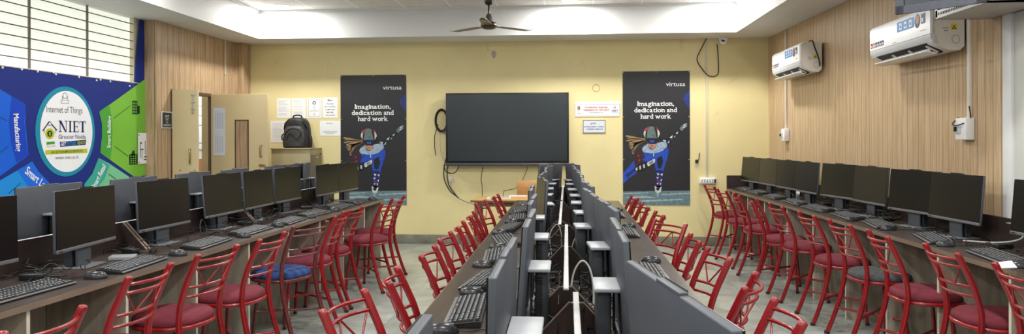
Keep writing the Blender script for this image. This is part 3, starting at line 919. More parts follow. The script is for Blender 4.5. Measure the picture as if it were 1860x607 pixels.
def sm(f, w, h):
    for q in ((0, 0, 1, .04), (0, .96, 1, 1), (0, 0, .02, 1), (.98, 0, 1, 1)): f.rect(w * q[0], h * q[1], w * q[2], h * q[3], 'inkdark', 1)
    f.ell(w * .37, h * .74, w * .035, h * .1, 'redink', 1, 14); f.ell(w * .37, h * .77, w * .017, h * .08, 'paperblue', 2, 14); f.rect(w * .43, h * .72, w * .47, h * .8, 'ink', 1); f.text('NIET', w * .45, h * .68, w * .15, h * .13, 'inkdark', 2)
    rnd = random.Random(3)
    for z, x0, x1 in ((.44, .06, .94), (.26, .14, .88)):
        x = x0
        while x < x1:
            ww = .012 + .012 * rnd.random(); f.rect(w * x, h * z, w * min(x1, x + ww), h * (z + .085), 'navyink', 1); x += ww + (.012 if rnd.random() < .8 else .03)
paper('small_sign', 'small framed pale blue sign under the wide event sign', 'sign', w_, h_, (a.x, D - .01, a.z), 0, 'paperblue', None, None, sm, .009)

wb = bpy.data.objects['wall_back']
p = ony(897, 99, D - .002); bm = NB(); bmesh.ops.create_circle(bm, cap_ends=True, segments=14, radius=.045)
for v in bm.verts: v.co = Vector((p.x + v.co.x * .75 * (1 + .15 * math.sin(v.co.y * 90)), p.y, p.z + v.co.y * 1.2))
finish('paint_patch', bm, mat('grey_lilac_patch', (176, 164, 160), .6, var=.08, scale=30), wb)
bm = NB(); rn = random.Random(4)
for k in range(14):
    p = ony(752 + rn.uniform(-9, 9), 117 + rn.uniform(-8, 8), D - .002); a_ = rn.uniform(0, PI); l_ = rn.uniform(.015, .045)
    rbox(bm, (l_, .001, .006), p, Matrix.Rotation(a_, 4, 'Y'))
finish('paint_scratch', bm, mat('pale_scratch', (236, 222, 176), .6, var=.05, scale=30), wb)
for q_ in ((1083, 160), (1290, 0)):
    if q_[1]:
        p = ony(q_[0], q_[1], D - .003); bm = NB(); tube(bm, [(p.x + .048 * math.cos(t * PI / 14), p.y, p.z + .048 * math.sin(t * PI / 14)) for t in range(28)], .0025, 5, True)
        finish('pencil_ring', bm, mat('brown_ring', (178, 150, 92), .6, var=.1, scale=20), wb)
p = onx(408, 76, XW); q = onx(408, 136, XW)
bm = NB(); rbox(bm, (.012, .03, ZS - q.z), (XW + .006, p.y, (ZS + q.z) / 2), bev=.003)
tag(finish('wall_conduit', bm, 'sill'), 'short tan conduit stub under the ceiling on the wood panelling above the doorway', 'conduit')

# ------------------------------------------------------------------ interactive screen
TVY = D - .12
a, b = ony(809.5, 169.5, TVY), ony(1033.5, 301.5, TVY)
W, Hh = b.x - a.x, a.z - b.z
tv = thing('display_screen', 'huge black wall screen above the oak table', 'screen', (a.x, TVY, b.z))
bm = NB(); rbox(bm, (W, .06, Hh), (W / 2, .03, Hh / 2), bev=.006); finish('housing', bm, 'tvframe', tv)
bm = NB(); rbox(bm, (W - .05, .004, Hh - .085), (W / 2, -.001, Hh / 2 + .022)); finish('glass', bm, 'tvglass', tv)
bm = NB(); rbox(bm, (W, .03, .038), (W / 2, -.008, .019), bev=.006); ch = finish('lower_bar', bm, 'tvchin', tv)
bm = NB()
for k in range(9): rbox(bm, (.01, .003, .006), (.13 + k * .018, -.0245, .02))
for k in range(11): rbox(bm, (.011, .003, .012), (W - .27 + k * .022, -.0245, .02))
finish('port', bm, 'chin', ch)
bm = NB(); rbox(bm, (.4, .04, .3), (W / 2, .08, Hh / 2)); finish('wall_bracket', bm, 'black', tv)

def cable(name, label, pts, r, m='cable', sub=8, n=7, cat='cable', group=None):
    bm = NB(); tube(bm, smooth_path(pts, sub), r, n)
    return tag(finish(name, bm, m), label, cat, group)
YW = D - .015
def wpt(px, py, y=YW): return ony(px, py, y)
# coil hung on the screen edge
bm = NB()
c0 = ony(801.5, 219, D - .05)
for k in range(6):
    rr = .105 + .007 * (k % 3)
    tube(bm, [(c0.x + (k % 2) * .008 + rr * .72 * math.cos(t * 2 * PI / 24), D - .03 - .009 * k, c0.z + rr * 1.3 * math.sin(t * 2 * PI / 24)) for t in range(24)], .008, 7, True)
tag(finish('cable_coil', bm, 'cable'), 'thick coil of black cable hanging at the screen edge', 'cable')
cable('plug_lead', 'loose black lead with a pale plug hanging from the coil', [wpt(796, 226), wpt(790, 245), wpt(789.5, 265), wpt(791.5, 283)], .005)
cable('thin_lead', 'thin grey lead curving down beside the screen', [wpt(800, 238), wpt(799, 260), wpt(803, 285), wpt(810, 297)], .003, 'cablegrey')
cable('power_lead', 'long black looped lead hanging below the screen corner', [wpt(811, 285), wpt(806.5, 305), wpt(807, 325), wpt(816, 345), wpt(830, 357), wpt(833, 360), wpt(826, 352), wpt(815, 335), wpt(812, 312), wpt(814, 300)], .0065)
cable('short_lead', 'short black lead making a shallow curve under the screen', [wpt(806, 300), wpt(810, 311), wpt(820, 315), wpt(828, 312), wpt(834, 302)], .005)
cable('floor_lead', 'thin black lead running from the loop to the oak table', [wpt(832, 360), wpt(845, 366), wpt(856, 370), wpt(866, 374)], .003)
cable('drop_lead', 'black lead dropping straight from the screen to the table', [ony(877, 303, D - .06), ony(874, 325, D - .2), ony(876, 340, D - .5), onz(876, 355.5, .755)], .005)
cable('sagging_lead', 'thin black lead sagging from the screen across the table', [ony(959, 303, D - .06), ony(950, 325, D - .2), ony(938, 341, D - .5), ony(922, 345.5, D - .8), ony(915, 348, D - 1.0), onz(914, 356, .755)], .004)
sk = thing('wall_socket', 'small white socket on the wall under the screen corner', 'socket', (ony(816, 326, D).x, D, ony(816, 326, D).z))
bm = NB(); rbox(bm, (.05, .018, .07), (.025, -.009, 0), bev=.004); finish('plate', bm, 'acgrey', sk); bm = NB(); rbox(bm, (.02, .02, .03), (.025, -.026, .005), bev=.003); finish('plug', bm, 'conduit', sk)
cable('socket_lead', 'thin beige lead hanging from the small socket', [wpt(819, 330), wpt(820, 342), wpt(823, 352), wpt(831, 359)], .0025, 'cablegrey')

# ------------------------------------------------------------------ items at the right of the yellow wall
p = ony(1312, 76, D)
cc = thing('security_camera', 'white dome camera under the ceiling band at the corner', 'camera', (p.x, D - .06, ZS))
bm = NB(); lathe(bm, [(.055, 0), (.058, -.012), (.058, -.03), (.05, -.055), (.03, -.078), (.008, -.086)], (0, 0, 0), 24); finish('shell', bm, 'ac', cc)
bm = NB()
rm = Matrix.Rotation(R(62), 3, 'X')
lathe(bm, [(.03, .034), (.03, .05), (.022, .054), (.006, .055)], (0, 0, 0), 20)
for v in bm.verts: v.co = rm @ v.co + Vector((-.008, 0, -.05))
finish('lens', bm, 'black', cc)
cable('ceiling_loop', 'thin black cable loop hanging beside the dome camera', [wpt(1283, 70), wpt(1276, 84), wpt(1267, 103), wpt(1267.5, 113), wpt(1276, 126), wpt(1285, 136), wpt(1294, 139), wpt(1302, 136.5), wpt(1305, 131), wpt(1305, 115), wpt(1304, 95), wpt(1302.5, 80)], .006)
bm = NB(); q = ony(1283.5, 325, D); rbox(bm, (.025, .014, ZS - q.z), (q.x, D - .007, (ZS + q.z) / 2), bev=.002)
tag(finish('wall_conduit', bm, 'sill'), 'cream painted conduit running down the far wall above the socket board', 'conduit')
q = ony(1270, 333, D)
sb = thing('socket_board', 'white multi-socket board low on the yellow wall', 'socket', (q.x, D, q.z))
bm = NB(); rbox(bm, (.215, .05, .075), (.1075, -.025, .035), bev=.005); finish('casing', bm, 'ac', sb)
bm = NB()
for k in range(5):
    for dz in (.02, .045): rbox(bm, (.016, .006, .014), (.028 + k * .034, -.052, dz + .003 * (k % 2)), bev=.002)
finish('socket', bm, 'ink', sb)
bm = NB(); rbox(bm, (.022, .01, .05), (.195, -.054, .035), bev=.003); finish('switch', bm, 'black', sb)
q = ony(1265, 293, D)
hk = thing('wall_hook', 'small black bracket hook on the wall beside the skater poster', 'hook', (q.x, D, q.z))
bm = NB(); rbox(bm, (.035, .03, .045), (0, -.015, 0), bev=.006); finish('bracket', bm, 'black', hk)
bm = NB(); tube(bm, smooth_path([(.0, -.03, .0), (.02, -.05, .02), (.028, -.05, .06), (.03, -.05, .11)]), .006, 7); finish('arm', bm, 'black', hk)

# ------------------------------------------------------------------ air conditioners on the panelled wall
def make_ac(y0, y1, z0, h, label, cabled):
    L = y1 - y0
    yc = (y0 + y1) / 2
    o = thing('air_conditioner', label, 'air conditioner', (wallx(yc), y1, z0), R(-90) - .021, 'air conditioners on the wood panelled wall')
    # profile (depth forward, height) swept along local X
    pr = [(0, .03), (0, h), (.15, h), (.205, h - .012), (.222, h - .03), (.222, .085), (.20, .05), (.10, .004), (.03, .0)]
    bm = NB(); prism(bm, [(-a, b) for a, b in pr], .012, L - .012, 'YZ'); finish('body', bm, 'acside', o)
    bm = NB(); prism(bm, [(-.175, h + .002), (-.21, h - .008), (-.228, h - .03), (-.228, .115), (-.215, .112), (-.205, h - .035)], 0.0, L, 'YZ'); finish('front_panel', bm, 'ac', o)
    bm = NB(); prism(bm, [(-.226, .112), (-.226, .088), (-.205, .055), (-.19, .06), (-.2, .11)], 0.0, L, 'YZ'); finish('lower_panel', bm, 'acgrey', o)
    bm = NB(); prism(bm, [(-.212, .062), (-.10, .002), (-.10, -.004), (-.214, .056)], .09, L - .09, 'YZ'); ot = finish('outlet', bm, 'slot', o)
    bm = NB()
    for k in range(3):
        xa = .1 + (L - .2) * k / 3; xb = .1 + (L - .2) * (k + 1) / 3 - .03
        rbox(bm, (xb - xa, .012, .028), ((xa + xb) / 2, -.165, .02), Matrix.Rotation(R(-25), 4, 'X'), bev=.003)
        rbox(bm, (.012, .09, .03), (xb + .012, -.155, .03), Matrix.Rotation(R(-28), 4, 'X'))
    finish('vane', bm, 'acside', ot)
    bm = NB(); rbox(bm, (L - .14, .075, .008), (L / 2, -.185, -.004), Matrix.Rotation(R(-14), 4, 'X'), bev=.003); finish('flap', bm, 'ac', o)
    f = Flat()
    zt = h - .045
    f.rect(L * .50, zt - .075, L * .77, zt, 'stblue', 1)
    for k in range(3): f.rect(L * (.535 + .078 * k), zt - .062, L * (.58 + .078 * k), zt - .012, 'bwhite', 2); f.rect(L * (.545 + .078 * k), zt - .05, L * (.572 + .078 * k), zt - .03, 'stblue', 3)
    f.ell(L * .82, zt - .04, .04, .05, 'stnavy', 1); f.ell(L * .82, zt - .03, .026, .034, 'kskin', 2); f.rect(L * .875, zt - .07, L * .935, zt, 'stnavy', 1); f.rect(L * .885, zt - .06, L * .905, zt - .03, 'bwhite', 2)
    s = f.build('energy_sticker', o); s.location = (0, -.2285, 0); f = Flat()
    for k in range(6): f.rect(L * (.02 + .042 * k), .135, L * (.055 + .042 * k), .175, 'stnavy' if k != 1 else 'orange', 1); f.rect(L * (.03 + .042 * k), .142, L * (.045 + .042 * k), .158, 'bwhite', 2)
    s = f.build('feature_sticker', o); s.location = (0, -.2285, 0); f = Flat()
    f.rect(L * .42, .124, L * .49, .128, 'ink', 1); s = f.build('model_mark', o); s.location = (0, -.2285, 0); f = Flat(); f.rect(L * .86, .15, L * .95, .154, 'ink', 1)
    s = f.build('model_mark', o); s.location = (0, -.2285, 0)
    # end panel marks (camera side)
    f = Flat()
    f.poly([(.135, .14), (.175, .14), (.175, .18), (.135, .18)], 'styellow', 1); f.poly([(.14, .145), (.17, .145), (.155, .172)], 'inkdark', 2); f.poly([(.148, .149), (.162, .149), (.155, .163)], 'styellow', 3)
    s = f.build('warning_sticker', o); s.location = (L - .0115, -.222, 0); s.rotation_euler = (0, 0, PI / 2); f = Flat()
    f.rect(.08, .15, .12, .156, 'ink', 1); s = f.build('rating_mark', o); s.location = (L - .0115, -.222, 0); s.rotation_euler = (0, 0, PI / 2); f = Flat()
    f.rect(.09, .13, .115, .14, 'ink', 1); s = f.build('rating_mark', o); s.location = (L - .0115, -.222, 0); s.rotation_euler = (0, 0, PI / 2); f = Flat()
    f.ell(.165, .075, .026, .03, 'ink', 1, 20); f.ell(.165, .075, .022, .026, 'acside', 2, 20)
    s = f.build('pipe_cover', o); s.location = (L - .0115, -.222, 0); s.rotation_euler = (0, 0, PI / 2)
    bm = NB(); rbox(bm, (L - .1, .02, .24), (L / 2, .004, h / 2)); finish('mounting_plate', bm, 'steel', o)
    if cabled:
        bm = NB(); tube(bm, smooth_path([(L - .06, -.12, h + .004), (L + .0, -.1, h + .01), (L + .012, -.08, h - .06), (L + .012, -.05, h * .55), (L + .012, -.03, .10), (L + .005, -.025, .06)]), .007, 7); finish('power_cord', bm, 'cable', o)
    return o
make_ac(7.50, 8.55, 2.115, .315, 'small-looking white air conditioner nearer the yellow wall with a black cord', True)
make_ac(4.98, 5.98, 2.02, .315, 'white air conditioner beside the open equipment rack with a yellow warning triangle', False)
def conduit(px, py0, py1, label, group='white conduits on the wood panelling'):
    Y = 5.0
    for _ in range(5):
        X = wallx(Y) - .02; Y = onx(px, py0, X).y
    z0, z1 = onx(px, py1, X).z, onx(px, py0, X).z
    bm = NB(); rbox(bm, (.022, .03, z1 - z0), (wallx(Y) - .011, Y, (z0 + z1) / 2), bev=.003)
    tag(finish('cable_conduit', bm, 'conduit'), label, 'conduit', group)
    return Y, z0
Y, z0 = conduit(1426, 55, 240, 'thin white conduit running down past the air conditioner nearer the yellow wall')
def switch_box(Y, z, w, h, label):
    o = thing('switch_box', label, 'switch box', (wallx(Y), Y + w / 2, z), R(-90), 'switch boxes on the wood panelling')
    bm = NB(); rbox(bm, (w, .06, h), (w / 2, -.03, h / 2), bev=.006); finish('casing', bm, 'ac', o)
    bm = NB(); rbox(bm, (w * .45, .012, h * .4), (w * .3, -.064, h * .5), bev=.003); finish('breaker', bm, 'acgrey', o)
    bm = NB(); rbox(bm, (.014, .02, h * .22), (w * .25, -.076, h * .5), bev=.003); finish('lever', bm, 'black', o)
    return o
switch_box(Y - .02, z0 - .11, .12, .15, 'small white breaker box at the end of the conduit nearer the yellow wall')
Y2, z0 = conduit(1758, 34, 225, 'white conduit running down beside the air conditioner next to the rack')
switch_box(Y2 + .02, z0 - .11, .13, .15, 'white breaker box with black wires below the rack')
cable('box_wire', 'short black wire looped over the breaker box below the rack', [(wallx(Y2) - .03, Y2 + .10, z0 + .045), (wallx(Y2) - .09, Y2 + .06, z0 - .0), (wallx(Y2) - .09, Y2 - .0, z0 - .01), (wallx(Y2) - .03, Y2 - .04, z0 + .03), (wallx(Y2) - .03, Y2 - .03, z0 + .12)], .004)

# ------------------------------------------------------------------ wall rack with its door open
rk = thing('equipment_rack', 'grey wall-mounted equipment rack with its glass door swung open', 'rack', (2.385, 4.17, 2.19))
RX, RY, RZ = .36, .575, .55
bm = NB()
rbox(bm, (RX, RY, .012), (RX / 2, RY / 2, .006)); rbox(bm, (RX, RY, .012), (RX / 2, RY / 2, RZ - .006))
rbox(bm, (.012, RY, RZ), (RX - .006, RY / 2, RZ / 2)); rbox(bm, (RX, .012, RZ), (RX / 2, RY - .006, RZ / 2)); rbox(bm, (RX, .012, RZ), (RX / 2, .006, RZ / 2))
finish('cabinet_shell', bm, 'rack', rk)
bm = NB(); rbox(bm, (.004, RY - .02, .05), (.0, RY / 2, .028)); rbox(bm, (.004, .03, RZ - .02), (.0, RY - .02, RZ / 2)); rbox(bm, (.004, .03, RZ - .02), (.0, .02, RZ / 2)); rl = finish('mounting_rail', bm, 'ac', rk)
bm = NB()
for k in range(26): rbox(bm, (.003, .008, .016), (-.002, .05 + k * .019, .028))
finish('slot', bm, 'slot', rl)
bm = NB(); rbox(bm, (.02, RY - .08, .05), (.05, RY / 2, .16), bev=.003); rbox(bm, (.02, RY - .08, .05), (.05, RY / 2, .30), bev=.003); finish('network_switch', bm, 'black', rk)
bm = NB(); rn = random.Random(5)
for k in range(8):
    y = .08 + k * .055
    tube(bm, smooth_path([(.035, y, .16), (.0 + .01 * rn.random(), y + .03, .10), (.02, y + .05 * rn.random(), .07), (.05, y + .04, .05)]), .005, 6)
finish('patch_lead', bm, 'cable', rk)
dd = Vector((2.06 - 2.375, 4.53 - 4.16, 0)); LD = .50; ang = math.atan2(dd.y, dd.x)
bm = NB()
for x0, x1, zz0, zz1 in ((0, LD, 0, .05), (0, LD, RZ - .05, RZ), (0, .05, 0, RZ), (LD - .05, LD, 0, RZ)): rbox(bm, (x1 - x0, .022, zz1 - zz0), ((x0 + x1) / 2, 0, (zz0 + zz1) / 2))
dn = finish('rack_door', bm, 'rackdark', rk); dn.location = (-.01, -.01, 0); dn.rotation_euler = (0, 0, ang)
bm = NB(); rbox(bm, (LD - .09, .006, RZ - .09), (LD / 2, 0, RZ / 2)); finish('door_glass', bm, 'tvglass', dn)

# ------------------------------------------------------------------ ceiling fan and downlights
p = ony(888, 50, 8.3)
fn = thing('ceiling_fan', 'dark brown three-bladed ceiling fan hanging from the tiled ceiling', 'ceiling fan', (p.x, 8.3, 0))
bm = NB(); lathe(bm, [(.02, 3.02), (.045, 3.035), (.055, 3.07), (.06, 3.112)], n=24); finish('canopy', bm, 'fan', fn)
bm = NB(); tube(bm, [(0, 0, 3.03), (0, 0, 2.90)], .012, 12); finish('down_rod', bm, 'fan', fn)
bm = NB(); lathe(bm, [(.012, 2.925), (.03, 2.91), (.045, 2.86), (.055, 2.822), (.03, 2.82)], n=24); finish('lower_cover', bm, 'fanblade', fn)
bm = NB(); lathe(bm, [(.05, 2.825), (.085, 2.815), (.098, 2.795), (.098, 2.77), (.08, 2.745), (.05, 2.735), (.01, 2.732)], n=32); finish('motor', bm, 'fan', fn)
for k in range(3):
    a0 = R(-90 + 120 * k)
    bm = NB()
    n = 10
    top, bot = [], []
    pts = []
    for i in range(n + 1):
        t = i / n
        r = .14 + .46 * t
        hw = .05 + .012 * math.sin(t * PI) - .012 * t
        if i == n: hw = .022
        pts.append((r, hw, 2.772 - .02 * t + (.018 * max(0, t - .82) / .18), R(0)))
    for dz in (0, -.004):
        row = []
        for r, hw, z, tw in pts:
            row.append([bm.verts.new((r, sy * hw * math.cos(tw), z + dz + sy * hw * math.sin(tw))) for sy in (-1, 1)])
        for (a1, b1), (a2, b2) in zip(row, row[1:]): bm.faces.new((a1, b1, b2, a2))
        (top if dz == 0 else bot).extend(row)
    for sy in (0, 1):
        for i in range(n): bm.faces.new((top[i][sy], top[i + 1][sy], bot[i + 1][sy], bot[i][sy]))
    bm.faces.new((top[0][0], top[0][1], bot[0][1], bot[0][0])); bm.faces.new((top[n][0], top[n][1], bot[n][1], bot[n][0]))
    bl = finish('blade', bm, 'fanblade', fn); bl.rotation_euler = (0, 0, a0)
    bm = NB(); rbox(bm, (.10, .045, .008), (.12, 0, 2.768), bev=.002); finish('blade_arm', bm, 'fan', bl)

LX = (-3.565, -1.78, .032, 1.80)
rows = (8.54, 6.15, 3.75, 1.35, -1.05)
lname = {0: 'above the doorway end of the far wall', 1: 'left of the fan', 2: 'between the fan and the dome camera', 3: 'at the corner near the dome camera'}
proto_light = None
for ri, y in enumerate(rows):
    for xi, x in enumerate(LX):
        if ri == 0 and xi == 1: continue
        vis = ri == 0
        lab = 'round white recessed ceiling light ' + (lname[xi] if vis else 'in the ceiling outside the view')
        if vis:
            if proto_light is None:
                o = thing('ceiling_light', lab, 'ceiling light', (x, y, ZC), 0, 'recessed lights in the tray ceiling')
                bm = NB(); lathe(bm, [(.085, 0.0), (.105, 0.0), (.104, -.006), (.088, -.009)], n=32); finish('trim_ring', bm, 'rim', o)
                bm = NB(); lathe(bm, [(.086, -.002), (.086, -.010), (.07, -.016), (.03, -.019)], n=32); finish('diffuser', bm, 'light', o)
                proto_light = o
            else:
                dup(proto_light, (x, y, ZC), 0, lab)
        ld = bpy.data.lights.new('lamp', 'AREA'); ld.shape = 'DISK'; ld.size = .18
        ld.energy = (33, 17, 28, 28, 28)[ri]
        ld.color = (1.0, .985, .95)
        lo = bpy.data.objects.new('lamp', ld); COL.objects.link(lo); lo.location = (x, y, ZC - .02)
ld = bpy.data.lights.new('corridor_fill_light', 'AREA'); ld.size = .5; ld.energy = 60  # unseen light without a fixture, added to brighten the corridor beyond the doorway
lo = bpy.data.objects.new('corridor_fill_light', ld); COL.objects.link(lo); lo.location = (-5.2, 9.8, 2.84)

# ------------------------------------------------------------------ steel cupboard and backpack
cb = thing('steel_cupboard', 'khaki steel cupboard standing against the yellow wall under the backpack', 'cupboard', (-3.915, 9.0, 0))
bm = NB(); rbox(bm, (.53, .41, 1.30), (.265, .205, .65), bev=.004); finish('body', bm, 'cab', cb)
bm = NB(); rbox(bm, (.55, .43, .018), (.267, .2, 1.305), bev=.004); finish('top', bm, 'cab', cb)
for k in range(4):
    bm = NB(); rbox(bm, (.012, .36, .29), (.536, .205, .16 + k * .305), bev=.003); d_ = finish('drawer', bm, 'cabdark', cb)
    bm = NB(); rbox(bm, (.02, .1, .018), (.548, .2, .27 + k * .305), bev=.004); finish('handle', bm, 'steel', d_)
bm = NB(); rbox(bm, (.014, .018, .018), (.545, .35, 1.23), bev=.004); finish('lock', bm, 'black', cb)

bp = thing('backpack', 'black backpack standing on the khaki steel cupboard', 'backpack', (-3.625, 9.18, 1.314))
def blob(bm, prof, depth, y0, n=28):
    """soft bag: outline (half width at height) rounded through its depth"""
    lay = 7
    rings = []
    for z, hw in prof:
        ring = []
        for j in range(n):
            a = 2 * PI * j / n
            ca, sa = math.cos(a), math.sin(a)
            ring.append(bm.verts.new((hw * math.copysign(abs(ca) ** .6, ca), y0 + depth * min(1, hw / .12) * math.copysign(abs(sa) ** .7, sa), z)))
        rings.append(ring)
    for a, b in zip(rings, rings[1:]):
        for j in range(n): bm.faces.new((a[j], a[(j + 1) % n], b[(j + 1) % n], b[j]))
    bm.faces.new(rings[0][::-1]); bm.faces.new(rings[-1])
bm = NB(); blob(bm, [(0, .15), (.01, .17), (.06, .178), (.15, .178), (.25, .17), (.32, .155), (.36, .135), (.39, .11), (.405, .07), (.41, .03)], .12, 0); finish('body', bm, 'bag', bp)
bm = NB(); blob(bm, [(.02, .12), (.03, .135), (.1, .145), (.19, .14), (.25, .125), (.285, .1), (.295, .05)], .05, -.10); fp = finish('front_pocket', bm, 'baglight', bp)
bm = NB(); tube(bm, smooth_path([(-.125, -.142, .12), (-.09, -.148, .22), (0, -.15, .262), (.09, -.148, .22), (.125, -.142, .12)]), .005, 6); tube(bm, smooth_path([(-.1, -.15, .10), (-.04, -.156, .2), (.05, -.156, .12), (.11, -.152, .2)]), .004, 6); finish('zipper', bm, 'black', fp)
bm = NB(); tube(bm, smooth_path([(-.16, -.07, .25), (-.13, -.105, .33), (-.07, -.09, .385), (0, -.085, .40), (.07, -.09, .385), (.13, -.105, .33), (.16, -.07, .25)]), .006, 6); finish('main_zipper', bm, 'black', bp)
bm = NB(); tube(bm, smooth_path([(-.06, 0, .39), (-.055, 0, .425), (-.03, 0, .438), (.03, 0, .438), (.055, 0, .425), (.06, 0, .39)]), .011, 8); finish('handle', bm, 'bag', bp)
for s in (-1, 1):
    bm = NB(); blob(bm, [(.0, .02), (.02, .035), (.1, .04), (.15, .035), (.17, .02)], .07, 0)
    for v in bm.verts: v.co.x += s * .165
    finish('side_pocket', bm, 'bag', bp)
bm = NB(); tube(bm, smooth_path([(-.17, -.02, .2), (-.2, -.03, .17), (-.205, -.03, .12), (-.18, -.02, .1)]), .009, 6); finish('strap', bm, 'bag', bp)

# ------------------------------------------------------------------ desks
XLF = lambda Y: -2.205 + .027 * (Y - 2.6)      # front edge of the banner-side desk
XRF = lambda Y: 2.185 - .0165 * (Y - 3.5)      # front edge of the wall-side desk
TOP = .75
TOPR = .768      # the wall-side desk is a little taller

def skew_slab(bm, y0, y1, fx0, fx1, z0, z1, mi=0):
    """board between two lines x=fx0(y) and x=fx1(y)"""
    prism(bm, [(fx0(y0), y0), (fx1(y0), y0), (fx1(y1), y1), (fx0(y1), y1)], z0, z1, 'XY', mi)

def end_panel(root, Y, xa, xb, xfront, mname='panel', top=TOP):
    """upright board across the desk with a pale banded front edge"""
    bm = NB(); rbox(bm, (abs(xb - xa), .018, top - .03), ((xa + xb) / 2, Y, (top - .03) / 2))
    o = finish('leg_panel', bm, mname, root)
    bm = NB(); rbox(bm, (.003, .0185, top - .03), (xfront, Y, (top - .03) / 2)); finish('edge_banding', bm, 'band', o)

def gusset(root, x, y, z, sx, s=.165):
    bm = NB(); prism(bm, [(x, z), (x + sx * s, z), (x + sx * .012, z + s), (x, z + s)], y - .009, y + .009, 'XZ'); o = finish('gusset', bm, 'deskdark', root)
    bm = NB(); q = Vector((sx * s - sx * .012, 0, -s)); mid = Vector((x + sx * (s + .012) / 2, y, z + s / 2))
    rbox(bm, (.002, .0182, q.length), mid + Vector((sx * .001, 0, .001)), Matrix.Rotation(math.atan2(q.x, q.z) + PI, 4, 'Y')); finish('edge_banding', bm, 'deskedge', o)

# banner-side desk (two sided, seen from the aisle)
ld_ = thing('computer_desk', 'long dark double-sided desk in front of the banner, red chairs along its aisle side', 'desk', (0, 0, 0))
YL0, YL1 = 1.4, 7.75
bm = NB(); skew_slab(bm, YL0, YL1, lambda y: XLF(y) - 1.16, lambda y: XLF(y) - .002, TOP - .025, TOP); finish('tabletop', bm, 'desk', ld_)
bm = NB(); skew_slab(bm, YL0, YL1, lambda y: XLF(y) - .002, lambda y: XLF(y) + .001, TOP - .026, TOP - .001); finish('front_edge', bm, 'deskedge', ld_)
bm = NB(); skew_slab(bm, YL0, YL1, lambda y: XLF(y) - .589, lambda y: XLF(y) - .571, TOP, .915); finish('partition_board', bm, 'deskdark', ld_)
bm = NB(); skew_slab(bm, YL0, YL1, lambda y: XLF(y) - .5895, lambda y: XLF(y) - .5705, .915, .9165); finish('edge_banding', bm, 'capwhite', ld_)
bm = NB(); skew_slab(bm, YL0, YL1, lambda y: XLF(y) - .47, lambda y: XLF(y) - .455, .0, TOP - .03); finish('modesty_panel', bm, 'panel', ld_)
for px in (50, 230, 357, 452, 524, 581, 624, 662):
    Y = 4.0
    for _ in range(6): Y = onx(px, 450, XLF(Y) - .03).y
    xf = XLF(Y) - .03
    end_panel(ld_, Y, xf - .42, xf, xf + .001)
end_panel(ld_, YL1 - .012, XLF(YL1) - 1.1, XLF(YL1) - .03, XLF(YL1) - .029)
end_panel(ld_, 2.02, XLF(2.02) - .45, XLF(2.02) - .03, XLF(2.02) - .029)
for Y in (2.7, 4.1, 5.5, 7.2):
    gusset(ld_, XLF(Y) - .571, Y, TOP, 1); gusset(ld_, XLF(Y) - .571, Y + .03, TOP, 1)
    gusset(ld_, XLF(Y) - .589, Y, TOP, -1)

# wall-side desk under the air conditioners
rd_ = thing('computer_desk', 'long dark desk against the wood panelled wall under the air conditioners', 'desk', (0, 0, 0))
YR0, YR1 = 1.6, 9.38
XBK = lambda Y: min(wallx(Y), wallx(4.63)) - .012
bm = NB(); skew_slab(bm, YR0, YR1, lambda y: XRF(y) + .002, XBK, TOPR - .025, TOPR); finish('tabletop', bm, 'desk', rd_)
bm = NB(); skew_slab(bm, YR0, YR1, lambda y: XRF(y) - .001, lambda y: XRF(y) + .002, TOPR - .026, TOPR - .001); finish('front_edge', bm, 'deskedge', rd_)
bm = NB(); skew_slab(bm, YR0, YR1, lambda y: XBK(y) - .018, XBK, TOPR, .93); finish('partition_board', bm, 'deskdark', rd_)
bm = NB(); rbox(bm, (XBK(YR1) - XRF(YR1), .018, .17), ((XBK(YR1) + XRF(YR1)) / 2, YR1 - .009, TOPR + .085)); finish('end_board', bm, 'deskdark', rd_)
bm = NB(); skew_slab(bm, YR0, YR1, lambda y: XRF(y) + .45, lambda y: XRF(y) + .465, 0, TOPR - .03); finish('modesty_panel', bm, 'panel', rd_)
for px in (1331, 1358.5, 1389, 1430, 1477, 1536, 1610, 1704, 1835):
    Y = 5.0
    for _ in range(6): Y = onx(px, 450, XRF(Y) + .03).y
    xf = XRF(Y) + .03
    end_panel(rd_, Y, xf, xf + .42, xf - .001, top=TOPR)
end_panel(rd_, YR1 - .012, XRF(YR1) + .03, XRF(YR1) + .45, XRF(YR1) + .029, top=TOPR)
end_panel(rd_, 2.95, XRF(2.95) + .03, XRF(2.95) + .45, XRF(2.95) + .029, top=TOPR)

# centre desk: three joined tables with a low partition each
CW = .555
def centre_table(y0, y1, xp, zp, capm, label, gy):
    o = thing('computer_desk', label, 'desk', (0, 0, 0), 0, 'joined tables of the centre row')
    bm = NB(); rbox(bm, (2 * CW - .006, y1 - y0 - .004, .025), (0, (y0 + y1) / 2, TOP - .0125)); finish('tabletop', bm, 'desk', o)
    for s in (-1, 1):
        bm = NB(); rbox(bm, (.003, y1 - y0 - .004, .025), (s * (CW - .0015), (y0 + y1) / 2, TOP - .013)); finish('front_edge', bm, 'deskedge', o)
    bm = NB(); rbox(bm, (.018, y1 - y0 - .03, zp - TOP), (xp, (y0 + y1) / 2, (zp + TOP) / 2)); finish('partition_board', bm, 'deskdark', o)
    bm = NB(); rbox(bm, (.019, y1 - y0 - .03, .008), (xp, (y0 + y1) / 2, zp + .004), bev=.002); finish('capping', bm, capm, o)
    for Y in (y0 + .03, y1 - .03):
        for s in (-1, 1): end_panel(o, Y, s * .06, s * (CW - .03), s * (CW - .029))
    bm = NB(); rbox(bm, (.016, y1 - y0 - .1, TOP - .03), (0, (y0 + y1) / 2, (TOP - .03) / 2)); finish('modesty_panel', bm, 'panel', o)
    for Y in gy:
        gusset(o, xp + .009, Y, TOP, 1); gusset(o, xp - .009, Y, TOP, -1)
    return o
centre_table(.5, 2.37, .027, .90, 'capwhite', 'dark centre table nearest the camera with a white-capped partition', (1.5, 2.17))
